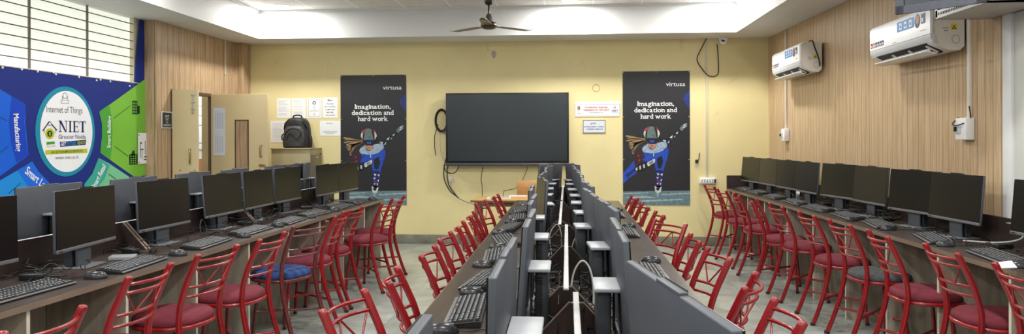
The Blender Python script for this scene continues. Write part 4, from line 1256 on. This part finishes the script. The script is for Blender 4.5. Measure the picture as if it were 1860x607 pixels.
centre_table(2.37, 4.19, -.005, .905, 'capwhite', 'dark middle table of the centre row between the nearest and the far one', (2.40, 3.3, 4.1))
centre_table(4.19, 7.66, -.045, .905, 'capwhite', 'long dark centre table at the far end beside the oak table', (4.3, 5.6, 7.4))

# ------------------------------------------------------------------ all-in-one computers
MW, MH = .54, .312
def make_monitor(label):
    o = thing('desktop_monitor', label, 'monitor')
    zb = .106
    bm = NB(); rbox(bm, (MW, .016, MH), (0, .008, MH / 2), bev=.003); h = finish('display_housing', bm, 'case', o, (0, 0, zb))
    bm = NB(); rbox(bm, (MW - .002, .003, MH - .018), (0, -.0015, MH / 2 + .008)); finish('screen', bm, 'screen', h)
    bm = NB(); rbox(bm, (MW, .006, .018), (0, -.002, .009), bev=.0015); finish('lower_bezel', bm, 'chin', h)
    bm = NB(); rbox(bm, (.03, .0015, .005), (-MW / 2 + .03, -.0055, .009)); finish('badge', bm, 'bezel', h)
    bm = NB(); rbox(bm, (.125, .0155, .012), (0, .008, MH - .001), bev=.0015); finish('webcam_bar', bm, 'case', h)
    bm = NB(); rbox(bm, (.115, .002, .006), (0, .0, MH + .004)); finish('webcam_shutter', bm, 'bezel', h)
    # stand: flat foot, wide neck, rear column with a pale cap that carries the screen
    bm = NB(); rbox(bm, (.20, .17, .008), (0, .04, .004), bev=.003); finish('stand_foot', bm, 'chin', o)
    bm = NB(); rbox(bm, (.125, .014, .125), (0, .024, .066), bev=.004); finish('stand_neck', bm, 'case', o)
    bm = NB(); rbox(bm, (.125, .042, .24), (0, .068, .128), bev=.008, seg=3); cl = finish('stand_column', bm, 'stand', o)
    bm = NB()
    for k in range(22): rbox(bm, (.004, .019, .0055), (.0625, .06, .035 + .0092 * k))
    finish('vent_grille', bm, 'slot', cl)
    bm = NB(); rbox(bm, (.165, .076, .012), (0, .058, .254), bev=.003, seg=2); finish('stand_cap', bm, 'plate', o)
    bm = NB(); rbox(bm, (.03, .006, .13), (.045, .034, .18)); finish('hinge_strut', bm, 'bezel', o)
    return o
MON = None
def monitor(x, y, rz, label, group, z=TOP, tilt=1.0):
    """(x, y): middle of the screen's lower edge on the desk; rz 0 faces the camera"""
    global MON
    if MON is None:
        MON = make_monitor(label); MON.location = (x, y, z); MON.rotation_euler = (0, 0, rz); tag(MON, None, None, group)
        m = MON
    else: m = dup(MON, (x, y, z), rz, label, group)
    for ch in m.children:
        if ch.name.startswith('display_housing'): ch.rotation_euler = (R(-tilt), 0, 0)
    return m

ORD = ['first', 'second', 'third', 'fourth', 'fifth', 'sixth', 'seventh', 'eighth', 'ninth', 'tenth', 'eleventh', 'twelfth']
# banner-side desk, aisle side: screens face +X (rz = +90), counted from the far end
LM = [(2.80, 2), (3.54, -6), (4.33, 2), (5.10, 2), (5.69, 0), (6.27, 2), (7.02, 4), (7.57, 5)]
n = len(LM)
for i, (y, a) in enumerate(LM):
    monitor((-2.565, -2.55, -2.585, -2.575, -2.57, -2.56, -2.45, -2.41)[i], y, R(90 - a), 'black monitor on the aisle side of the banner-side desk, %s from the far end' % ORD[n - 1 - i], 'monitors along the aisle side of the banner-side desk', tilt=(1, 1, 3, 5, 4, 2, 2.5, 1)[i])
# its other side: backs towards the aisle
BM = [(3.88, 0), (4.77, 0), (5.6, 0), (6.15, 2), (6.72, 0), (7.02 + .3, 12)]
BP = [(29, 147.6, 343.3, 332.8), (201, 282.8, 329, 323.8), (318.3, 379, 320.6, 314.5), (398, 452, 314, 309), (477, 521, 305.8, 303), (521, 552, 303, 301), (567.4, 601.7, 298.5, 297)]
n = len(BP)
for i, (x0, x1, y0, y1) in enumerate(BP):
    zt = 1.17 + .012
    Y = 4.5
    for _ in range(6): Y = onx((x0 + x1) / 2, 330, XLF(Y) - .79).y
    a = 3
    if i == 6: a = 14
    monitor(XLF(Y) - .79, min(Y, 7.45), R(-90 + a), 'grey-backed monitor facing the banner across the desk partition, %s from the far end' % ORD[n - 1 - i], 'monitors along the banner side of the desk')
# wall-side desk: screens face -X (rz = -90)
RM = [(3.93, 4, .36), (4.81, 4, .36), (5.34, 10, .36), (6.05, 4, .36), (6.63, 11, .33), (7.25, 3.5, .265), (7.8, 5, .25), (8.43, 5, .235), (9.0, 8, .19)]
n = len(RM)
for i, (y, a, t) in enumerate(RM):
    monitor(XRF(y) + t, y, R(-90 + a), 'black monitor on the desk under the air conditioners, %s from the far end' % ORD[n - 1 - i], 'monitors along the panelled wall', z=TOPR, tilt=5)
# centre row, side towards the banner: screens face -X
CL = [(.73, -.215, 0), (1.535, -.15, 0), (2.29, -.15, 0), (2.99, -.175, 0), (3.72, -.215, 1), (4.5, -.185, 8), (5.25, -.205, -4), (5.9, -.21, 1), (6.55, -.20, -6), (7.2, -.19, -24)]
n = len(CL)
for i, (y, x, a) in enumerate(CL):
    monitor(x + .0, y, R(-90 + a), 'grey-edged monitor of the centre row facing the banner, %s from the far end' % ORD[n - 1 - i], 'centre row monitors facing the banner', tilt=1 if i < 2 else 4)
# centre row, side towards the panelled wall: screens face +X
CR = [(1.21, .20, 10), (2.01, .168, 0), (2.75, .178, 4.5), (3.37, .130, 4.5), (4.0, .135, 5), (4.6, .12, 0), (5.2, .115, 3), (5.82, .10, 4), (6.5, .085, 3), (7.15, .075, 14)]
n = len(CR)
for i, (y, x, a) in enumerate(CR):
    monitor(x, y, R(90 + a), 'grey-backed monitor of the centre row facing the wall desk, %s from the far end' % ORD[n - 1 - i], 'centre row monitors facing the panelled wall', tilt=3)

# ------------------------------------------------------------------ keyboards and mice
def make_keyboard(label):
    o = thing('keyboard', label, 'keyboard')
    L, W = .445, .135
    bm = NB(); prism(bm, [(-W / 2, .002), (W / 2, .002), (W / 2, .024), (W / 2 - .03, .022), (-W / 2, .010)], -L / 2, L / 2, 'YZ'); finish('body', bm, 'black', o)
    bm = NB(); rbox(bm, (L, .013, .006), (0, -W / 2 + .003, .0085), bev=.0015); finish('front_edge', bm, 'kbsilver', o)
    bm = NB()
    tl = math.atan2(.013, W - .03)
    rot = Matrix.Rotation(tl, 4, 'X')
    for rI in range(6):
        y = -W / 2 + .0205 + rI * .0188 + (.004 if rI == 5 else 0)
        z = .0105 + (y + W / 2) * math.tan(tl) + .003
        x = -L / 2 + .012
        while x < L / 2 - .02:
            wk = .0165
            if rI == 0 and -.11 < x < -.03: wk = .105
            gap = .008 if (abs(x - .085) < .01 or abs(x - .155) < .01) else .0028
            if x + wk > L / 2 - .008: break
            rbox(bm, (wk, .0162, .006), (x + wk / 2, y, z), rot, taper=(.88, .86)); rbox(bm, (min(wk * .5, .014), .0065, .0006), (x + wk * .42, y + .002, z + .0032), rot, mi=1); x += wk + gap
    finish('keys', bm, ['key', 'plate'], o)
    return o
KB = None
def keyboard(x, y, rz, label, group, z=TOP):
    global KB
    if KB is None:
        KB = make_keyboard(label); KB.location = (x, y, z); KB.rotation_euler = (0, 0, rz); tag(KB, None, None, group); return
    dup(KB, (x, y, z), rz, label, group)
def make_mouse(label):
    o = thing('computer_mouse', label, 'mouse')
    bm = NB()
    rings = []
    nn = 20
    for t in range(9):
        ph = t / 8 * PI / 2
        rr, z = math.cos(ph), math.sin(ph)
        rings.append([bm.verts.new((.031 * rr * math.cos(2 * PI * j / nn) * (1 - .08 * math.sin(2 * PI * j / nn)), .056 * rr * math.sin(2 * PI * j / nn) - .006 * z, .003 + .034 * z)) for j in range(nn)])
    for a, b in zip(rings[:-1], rings[1:-1]):
        for j in range(nn): bm.faces.new((a[j], a[(j + 1) % nn], b[(j + 1) % nn], b[j]))
    bm.faces.new(rings[-2]); bm.faces.new(rings[0][::-1])
    finish('body', bm, 'mouse', o)
    bm = NB(); rbox(bm, (.007, .02, .012), (0, .028, .028), bev=.002); finish('scroll_wheel', bm, 'kbsilver', o)
    bm = NB(); tube(bm, smooth_path([(0, .052, .008), (.005, .09, .005), (-.015, .14, .004), (.03, .2, .004), (.02, .27, .004)]), .002, 6); finish('cord', bm, 'cable', o)
    return o
MS = None
def mouse(x, y, rz, label, group, z=TOP):
    global MS
    if MS is None:
        MS = make_mouse(label); MS.location = (x, y, z); MS.rotation_euler = (0, 0, rz); tag(MS, None, None, group); return
    dup(MS, (x, y, z), rz, label, group)

# local -Y is the user's side
LK = [(2.88, .17, -3), (3.55, .12, 4), (4.31, .14, 3), (4.93, .15, 0), (5.55, .13, 3), (6.1, .14, -4), (6.78, .15, 2), (7.3, .15, 0)]
n = len(LK)
for i, (y, t, a) in enumerate(LK):
    keyboard(XLF(y) - t, y, R(90 + a), 'black keyboard on the aisle side of the banner-side desk, %s from the far end' % ORD[n - 1 - i], 'keyboards on the banner-side desk')
    ym = y + .35 if i < 3 else y + .31
    mouse(XLF(ym) - .10 + .01 * (i % 3), ym, R(90 + 8 - 6 * (i % 4)), 'black mouse on the aisle side of the banner-side desk, %s from the far end' % ORD[n - 1 - i], 'mice on the banner-side desk')
RK = [(3.97, .11, 8), (4.67, .14, 14), (5.42, .14, 10), (5.98, .14, 4), (6.62, .13, -3), (7.25, .14, 4), (7.9, .14, 2), (8.55, .14, 0), (9.1, .14, 0)]
n = len(RK)
for i, (y, t, a) in enumerate(RK):
    keyboard(XRF(y) + t + .025, y, R(-90 - a), 'black keyboard on the desk under the air conditioners, %s from the far end' % ORD[n - 1 - i], 'keyboards on the wall-side desk', TOPR)
    mouse(XRF(y) + .095 + .01 * (i % 3), y - .27, R(-90 - 10 + 7 * (i % 4)), 'black mouse on the desk under the air conditioners, %s from the far end' % ORD[n - 1 - i], 'mice on the wall-side desk', TOPR)
CK = [(2.68, -.385), (3.28, -.385), (3.93, -.40), (4.55, -.40), (5.2, -.43), (5.85, -.42), (6.5, -.42), (7.1, -.42)]
n = len(CK)
for i, (y, x) in enumerate(CK):
    keyboard(x, y, R(-90 + (3, -8, 4, 12, -6, 3, 8, 0)[i]), 'black keyboard on the banner side of the centre row, %s from the far end' % ORD[n - 1 - i], 'centre row keyboards facing the banner')
    mouse(x - .045 + .02 * (i % 2), y - .285, R(-90 + 9 - 7 * (i % 3)), 'black mouse on the banner side of the centre row, %s from the far end' % ORD[n - 1 - i], 'centre row mice facing the banner')
for i, (y, x) in enumerate([(3.5, .41), (5.0, .42), (6.2, .42)]):
    keyboard(x, y, R(90), 'black keyboard on the wall-desk side of the centre row, %s from the far end' % ORD[2 - i], 'centre row keyboards facing the wall desk')
    mouse(x + .04, y + .33, R(92), 'black mouse on the wall-desk side of the centre row, %s from the far end' % ORD[2 - i], 'centre row mice facing the wall desk')

# ------------------------------------------------------------------ red tubular chairs
UP = [(-.205, 0), (-.155, .13), (-.108, .28), (-.08, .42), (-.08, .53), (-.112, .65), (-.16, .76), (-.192, .828)]
def upy(z):
    for (y0, z0), (y1, z1) in zip(UP, UP[1:]):
        if z0 <= z <= z1: return y0 + (y1 - y0) * (z - z0) / (z1 - z0)
    return UP[-1][0]
def make_chair(label, frame, seat):
    o = thing('dining_chair', label, 'chair')
    for s in (-1, 1):
        pts = smooth_path([(s * (.178 - .008 * min(1, z / .4)), y, z) for y, z in UP], 5)
        pts += [pts[-1] + Vector((0, -.001, .004)), pts[-1] + Vector((0, -.0015, .006))]
        bm = NB(); tube(bm, pts, [.016] * (len(pts) - 2) + [.0125, .006], 12); u = finish('back_leg', bm, frame, o)
        bm = NB(); lathe(bm, [(.018, 0), (.018, .018), (.015, .022)], (s * .178, UP[0][0], -.001), 12); finish('foot_cap', bm, 'rubber', u)
        bm = NB(); tube(bm, smooth_path([(s * .12, .165, .43), (s * .135, .18, .3), (s * .15, .195, .14), (s * .158, .205, 0)], 5), .0125, 10); u = finish('front_leg', bm, frame, o)
        bm = NB(); lathe(bm, [(.0145, 0), (.0145, .018), (.012, .022)], (s * .158, .205, -.001), 12); finish('foot_cap', bm, 'rubber', u)
    rz = []
    for z in (.795, .755, .655, .605):
        y = upy(z); bow = .055
        pts = [(-.17 + .34 * t / 10, y - bow * (1 - ((t - 5) / 5) ** 2), z) for t in range(11)]
        bm = NB(); tube(bm, pts, .0075, 8); finish('back_rail', bm, frame, o); rz.append((z, y, bow))
    bm = NB()
    def railpt(x, k):
        z, y, bow = rz[k]; return (x, y - bow * (1 - (x / .17) ** 2), z)
    zz = [railpt(-.15, 1), railpt(-.075, 2), railpt(0, 1), railpt(.075, 2), railpt(.15, 1)]
    for a, b in zip(zz, zz[1:]): tube(bm, [a, b], .0045, 6)
    finish('zigzag_rod', bm, frame, o)
    bm = NB(); sup = lambda a, e=2.5: (math.copysign(abs(math.cos(a)) ** (2 / e), math.cos(a)), math.copysign(abs(math.sin(a)) ** (2 / e), math.sin(a)))
    tube(bm, [(.19 * sup(2 * PI * t / 40)[0], .085 + .19 * sup(2 * PI * t / 40)[1], .435) for t in range(40)], .0125, 10, True)
    finish('seat_ring', bm, frame, o)
    bm = NB(); lathe(bm, [(.17, .437), (.186, .443), (.193, .458), (.188, .477), (.165, .494), (.11, .504), (.04, .507)], n=40)
    for v in bm.verts:
        a = math.atan2(v.co.y, v.co.x); r_ = math.hypot(v.co.x, v.co.y); q = sup(a) if r_ > 1e-6 else (0, 0)
        v.co.x, v.co.y = r_ * q[0], .085 + r_ * q[1]
    finish('seat_cushion', bm, seat, o)
    for sx in (-1, 1):
        z = .19; bm = NB(); tube(bm, [(sx * .176, upy(z), z), (-sx * .148, .19, z + .012 * sx)], .009, 8); finish('cross_stretcher', bm, frame, o)
    return o
PROTO = {}
def chair(A, B, label, group, frame='red', seat='wine'):
    """A, B: image positions of the two upright ends, A on the sitter's left"""
    P, Q = (onz(*A, .83) if len(A) == 2 else Vector(A)), (onz(*B, .83) if len(B) == 2 else Vector(B))
    d = Q - P; rz = math.atan2(d.y, d.x)
    mid = (P + Q) / 2
    fwd = Vector((-math.sin(rz), math.cos(rz), 0))
    loc = mid + fwd * .19; loc.z = 0.001
    k = (frame, seat)
    if k not in PROTO:
        o = make_chair(label, frame, seat); o.location = loc; o.rotation_euler = (0, 0, rz); tag(o, None, None, group); PROTO[k] = o
    else: dup(PROTO[k], loc, rz, label, group)
G1 = 'chairs along the banner-side desk'
LC = [((-1.73, 2.02, .83), (-1.72, 2.36, .83)), ((234, 504), (310.4, 478.5)), ((371.7, 460.7), (420.7, 448.3)), ((473, 435.5), (517, 422)), ((538.6, 410.7), (590, 402.4)),
      ((610.4, 393), (625.4, 384.5)), ((635, 382), (659, 375)), ((695.4, 369.7), (725, 364.7)), ((712.5, 361), (734, 356))]
for i, (a, b) in enumerate(LC):
    base = 'red metal chair with a wine seat at the banner-side desk, %s from the far end' % ORD[8 - i]
    if i == 4: chair(a, b, 'maroon framed metal chair with a blue plaid seat at the banner-side desk', G1, 'maroon', 'plaid')
    else: chair(a, b, base, G1)
G2 = 'chairs along the wall-side desk'
RC = [((1281.5, 336.5), (1295, 339)), ((1304, 343.5), (1318, 347)), ((1333.8, 351), (1342, 355)), ((1373.6, 361), (1365.7, 366)), ((1398.6, 369.6), (1419.5, 375.6)), ((1447, 383), (1483.3, 394)),
      ((1507.5, 399.5), (1542, 409)), ((1577.6, 417.4), (1611.6, 430.5)), ((1682, 443), (1738, 460)), ((2.012, 3.468, .83), (2.005, 3.128, .83))]
for i, (a, b) in enumerate(RC):
    if i == 6: chair(a, b, 'red metal chair with a grey seat at the desk under the air conditioners', G2, 'red', 'greyfab')
    else: chair(a, b, 'red metal chair with a wine seat at the wall-side desk, %s from the far end' % ORD[i], G2)
G3 = 'chairs at the centre row facing away from the banner'
CC = [((581.6, 566.6), (665, 525)), ((704.9, 514.9), (722, 483.5)), ((765.4, 464.8), (789.4, 446)), ((799, 434.5), (818, 421)), ((831.5, 413.5), (842, 401)), ((854.7, 392.5), (860, 384.5)), ((866, 368.5), (879.5, 364)), ((896.7, 357.8), (904.6, 352.5))]
for i, (a, b) in enumerate(CC):
    chair(b, a, 'red metal chair on the banner side of the centre row, %s from the far end' % ORD[7 - i], G3)
G4 = 'chairs at the centre row with backs to the wall desk'
DC = [((.67, 7.39, .83), (.70, 7.05, .83)), ((.665, 6.96, .83), (.70, 6.62, .83)), ((1165.6, 369.5), (1178, 377)), ((1190, 382.7), (1207, 392.7)), ((1186.7, 398), (1248.6, 408)), ((1254, 424), (1272, 440)), ((1285.8, 449.8), (1326, 469)), ((1373.5, 495.6), (1353.7, 523)), ((1404.7, 540), (1461.6, 590))]
for i, (a, b) in enumerate(DC):
    chair(b, a, 'red metal chair on the wall-desk side of the centre row, %s from the far end' % ORD[i], G4)

# ------------------------------------------------------------------ oak table, plywood chair and papers under the screen
ot = thing('oak_table', 'oak topped table under the big screen', 'table', (0, 0, 0))
tx0, tx1, ty0, ty1, tz = -1.075, -.16, 7.72, 8.28, .745
bm = NB(); rbox(bm, (tx1 - tx0, ty1 - ty0, .025), ((tx0 + tx1) / 2, (ty0 + ty1) / 2, tz - .0125), bev=.003); finish('tabletop', bm, 'oak', ot)
bm = NB(); rbox(bm, (tx1 - tx0, .004, .022), ((tx0 + tx1) / 2, ty0 - .001, tz - .015)); finish('front_edge', bm, 'oakdark', ot)
bm = NB(); rbox(bm, (tx1 - tx0 - .08, .02, .05), ((tx0 + tx1) / 2, ty0 + .05, tz - .05)); rbox(bm, (tx1 - tx0 - .08, .02, .05), ((tx0 + tx1) / 2, ty1 - .05, tz - .05)); finish('apron', bm, 'oakdark', ot)
for x in (tx0 + .06, tx1 - .06):
    for y in (ty0 + .06, ty1 - .06):
        bm = NB(); rbox(bm, (.04, .04, tz - .025), (x, y, (tz - .025) / 2), bev=.003); finish('leg', bm, 'oakdark', ot)
pc = thing('plywood_chair', 'orange plywood chair behind the oak table', 'chair', (-.45, 8.62, 0))
bm = NB(); rbox(bm, (.36, .018, .2), (0, .17, .80), bev=.008); finish('backrest', bm, 'ply', pc)
bm = NB(); rbox(bm, (.38, .36, .02), (0, -.02, .45), bev=.008); finish('seat', bm, 'ply', pc)
for s in (-1, 1):
    bm = NB(); tube(bm, [(s * .16, .19, 0), (s * .16, .19, .86)], .011, 8); finish('back_leg', bm, 'black', pc)
    bm = NB(); tube(bm, [(s * .16, -.16, 0), (s * .16, -.16, .45)], .011, 8); finish('front_leg', bm, 'black', pc)
bk = thing('open_magazine', 'open magazine lying on the oak table', 'magazine', (-.78, 7.98, tz), R(4))
bm = NB(); rbox(bm, (.13, .2, .008), (-.067, 0, .005), bev=.002); rbox(bm, (.13, .2, .008), (.067, 0, .005), bev=.002); finish('pages', bm, 'paper', bk)
bm = NB(); rn = random.Random(2)
for k in range(10): rbox(bm, (.1, .008, .0012), (-.067 + .134 * (k % 2), -.07 + .03 * (k // 2), .0098))
finish('print', bm, 'ink', bk)
pp = tag(slab_mesh(.21, .002, .15, 'paper', 'loose_paper'), 'white loose sheet lying behind the magazine on the oak table', 'paper')
pp.rotation_euler = (R(90), 0, 0)
pp.location = (-.68, 8.24, tz)
pp.rotation_euler = (0, 0, R(3))
for v in pp.data.vertices: v.co = Vector((v.co.x, v.co.y - .14 if False else v.co.y, v.co.z))

# ------------------------------------------------------------------ cables and small boxes on the desks
def tangle(name, label, zones, seed, r=.002, m='cable', top=TOP):
    rn = random.Random(seed)
    bm = NB()
    for (x0, x1, y0, y1, cnt, zmax) in zones:
        for _ in range(cnt):
            x, y = rn.uniform(x0, x1), rn.uniform(y0, y1)
            pts = []
            hd = rn.uniform(0, 2 * PI); zz = rn.random() ** 1.5 * zmax * .8
            for k in range(rn.randint(6, 10)):
                pts.append((min(x1, max(x0, x)), min(y1, max(y0, y)), top + .004 + zz))
                hd += rn.uniform(-1.1, 1.1); st = rn.uniform(.03, .06)
                x += st * math.cos(hd); y += st * math.sin(hd) * 1.2
                zz = min(zmax, max(0, zz + rn.uniform(-.022, .02)))
            tube(bm, smooth_path(pts, 4), r * rn.uniform(.8, 1.35), 5)
    return tag(finish(name, bm, m), label, 'cables', None, 'stuff')
zl = [(XLF(y) - .56, XLF(y) - .27, y - .42, y - .02, 14, .07) for y, _ in LM[:-1]]
tangle('cable_tangle', 'tangled black cables behind the monitors of the banner-side desk', zl, 11)
zr = [(XRF(y) + .24, XBK(y) - .03, y - .38, y + .3, 14, .07) for y, _, _ in RM]
tangle('cable_tangle', 'tangled black cables behind the monitors of the wall-side desk', zr, 12, top=TOPR)
zc = [(-.11, -.03, y - .35, y + .35, 34, .17) for y in (1.7, 2.5, 3.1, 3.8, 4.5, 5.2, 6, 6.7)] + [(.05, .2, y - .35, y + .35, 36, .17) for y in (1.4, 2.5, 3.1, 3.8, 4.5, 5.2, 6, 6.7)]
tangle('cable_tangle', 'tangled black cables along the partition of the centre row', zc, 13)
zc = [(-.1, -.03, y - .3, y + .3, 2, .12) for y in (2.3, 3.1, 3.9, 4.8)] + [(.05, .13, y - .3, y + .3, 3, .14) for y in (2.2, 3.1, 3.9, 4.8, 5.8)]
tangle('cable_tangle', 'pale grey cables lying among the black ones of the centre row', zc, 14, .0026, 'cablegrey')
# tall grey loop beside the centre partition
cable('cable_loop', 'tall grey cable loop standing beside the centre partition', [(.03, 2.42, .76), (.012, 2.44, .85), (.02, 2.46, .945), (.052, 2.47, .992), (.082, 2.46, .955), (.09, 2.44, .86), (.075, 2.42, .78), (.065, 2.38, .757)], .0036, 'cablegrey')
cable('cable_loop', 'smaller grey cable loop further along the centre partition', [(.03, 3.5, .76), (.02, 3.52, .86), (.05, 3.53, .93), (.09, 3.52, .88), (.1, 3.5, .77)], .0034, 'cablegrey')
cable('cable_loop', 'grey cable loop on the banner side of the centre partition', [(-.09, 4.0, .76), (-.1, 4.02, .87), (-.06, 4.03, .93), (-.035, 4.02, .88), (-.03, 4.0, .77)], .0034, 'cablegrey')
cable('cable_loop', 'thick pale cable arching behind a monitor of the wall-side desk', [(XBK(4.45) - .03, 4.75, .86), (XBK(4.4) - .05, 4.5, .90), (XBK(4.3) - .07, 4.32, .89), (XBK(4.3) - .09, 4.30, .83), (XBK(4.4) - .15, 4.42, .79), (XBK(4.5) - .25, 4.6, .775)], .0055, 'cablegrey')
cable('cable_loop', 'curled black cable on the banner-side desk beside the sixth monitor', [(XLF(4.75) - .38, 4.66, .757), (XLF(4.7) - .40, 4.68, .82), (XLF(4.7) - .42, 4.74, .86), (XLF(4.7) - .43, 4.80, .83), (XLF(4.7) - .41, 4.79, .77), (XLF(4.7) - .40, 4.70, .757)], .004)
# power adapters
AD = None
spots = [(XLF(3.2) - .38, 3.18, 12), (XLF(4.0) - .42, 3.96, -20), (XLF(5.3) - .40, 5.33, 8), (XLF(6.5) - .42, 6.6, 30), (XRF(5.75) + .36, 5.73, 10), (XRF(6.35) + .33, 6.33, -8), (XRF(4.3) + .38, 4.33, 15), (XRF(7.0) + .36, 6.98, 0), (-.07, 2.62, 80), (-.075, 3.3, 95), (.09, 2.62, 85), (.1, 3.2, 100), (-.085, 4.1, 90), (.085, 4.0, 80)]
names = ['on the banner-side desk nearest the camera', 'on the banner-side desk by the third-nearest keyboard', 'on the banner-side desk halfway along', 'on the banner-side desk near its far end', 'on the wall-side desk by the fifth-nearest keyboard', 'on the wall-side desk halfway along', 'on the wall-side desk nearest the camera', 'on the wall-side desk towards its far end',
         'left of the centre partition beside the tall grey loop', 'left of the centre partition a little further back', 'on the wall side of the centre partition beside the tall grey loop', 'on the wall side of the centre partition a little further back', 'banner side of the centre partition at the table joint', 'wall side of the centre partition at the table joint']
for (x, y, a), nm in zip(spots, names):
    if AD is None:
        AD = thing('power_adapter', 'black power adapter ' + nm, 'adapter', (x, y, TOP), R(a), 'power adapters among the cables')
        bm = NB(); rbox(bm, (.11, .05, .03), (0, 0, .0155), bev=.006); finish('brick', bm, 'black', AD)
        bm = NB(); tube(bm, smooth_path([(.055, 0, .015), (.09, .01, .012), (.12, .05, .005), (.1, .1, .004)]), .003, 6); finish('lead', bm, 'cable', AD)
    else: dup(AD, (x, y, TOPR if x > 1 else TOP), R(a), 'black power adapter ' + nm)
# paper bits
bm = NB(); prism(bm, [(0, 0), (.12, .02), (.115, .085), (.02, .08)], 0, .003, 'XY'); o = tag(finish('crumpled_wrapper', bm, 'paper'), 'clear white plastic wrapper lying on the mouse at the desk corner', 'wrapper')
p = onz(1848, 487, TOPR + .04); o.location = p; o.rotation_euler = (R(-12), R(-8), R(60))
bm = NB(); rbox(bm, (.13, .09, .022), (0, 0, .0115), bev=.004); o = tag(finish('router_box', bm, 'plate'), 'small pale router beside a cable tangle on the banner-side desk', 'router'); o.location = (-2.50, 3.76, TOP); o.rotation_euler = (0, 0, R(20))
bm = NB(); prism(bm, [(0, 0), (.28, 0), (.26, .1), (.05, .12)], 0, .003, 'XZ'); o = tag(finish('folded_paper', bm, 'paper'), 'white paper leaning behind the far monitors of the wall-side desk', 'paper'); o.location = (XRF(8.4) + .42, 8.35, TOPR); o.rotation_euler = (R(-15), 0, R(-75))

# ------------------------------------------------------------------ world and colour management
w = bpy.data.worlds.new('world'); SC.world = w; w.use_nodes = True
w.node_tree.nodes['Background'].inputs[0].default_value = (.8, .85, .9, 1)
w.node_tree.nodes['Background'].inputs[1].default_value = .4
SC.view_settings.view_transform = 'Standard'
SC.view_settings.look = 'None'
SC.view_settings.gamma = 1.0
SC.view_settings.use_curve_mapping = False
SC.view_settings.exposure = 0.1
SC.cycles.max_bounces = 8
SC.cycles.diffuse_bounces = 4
SC.cycles.use_denoising = True
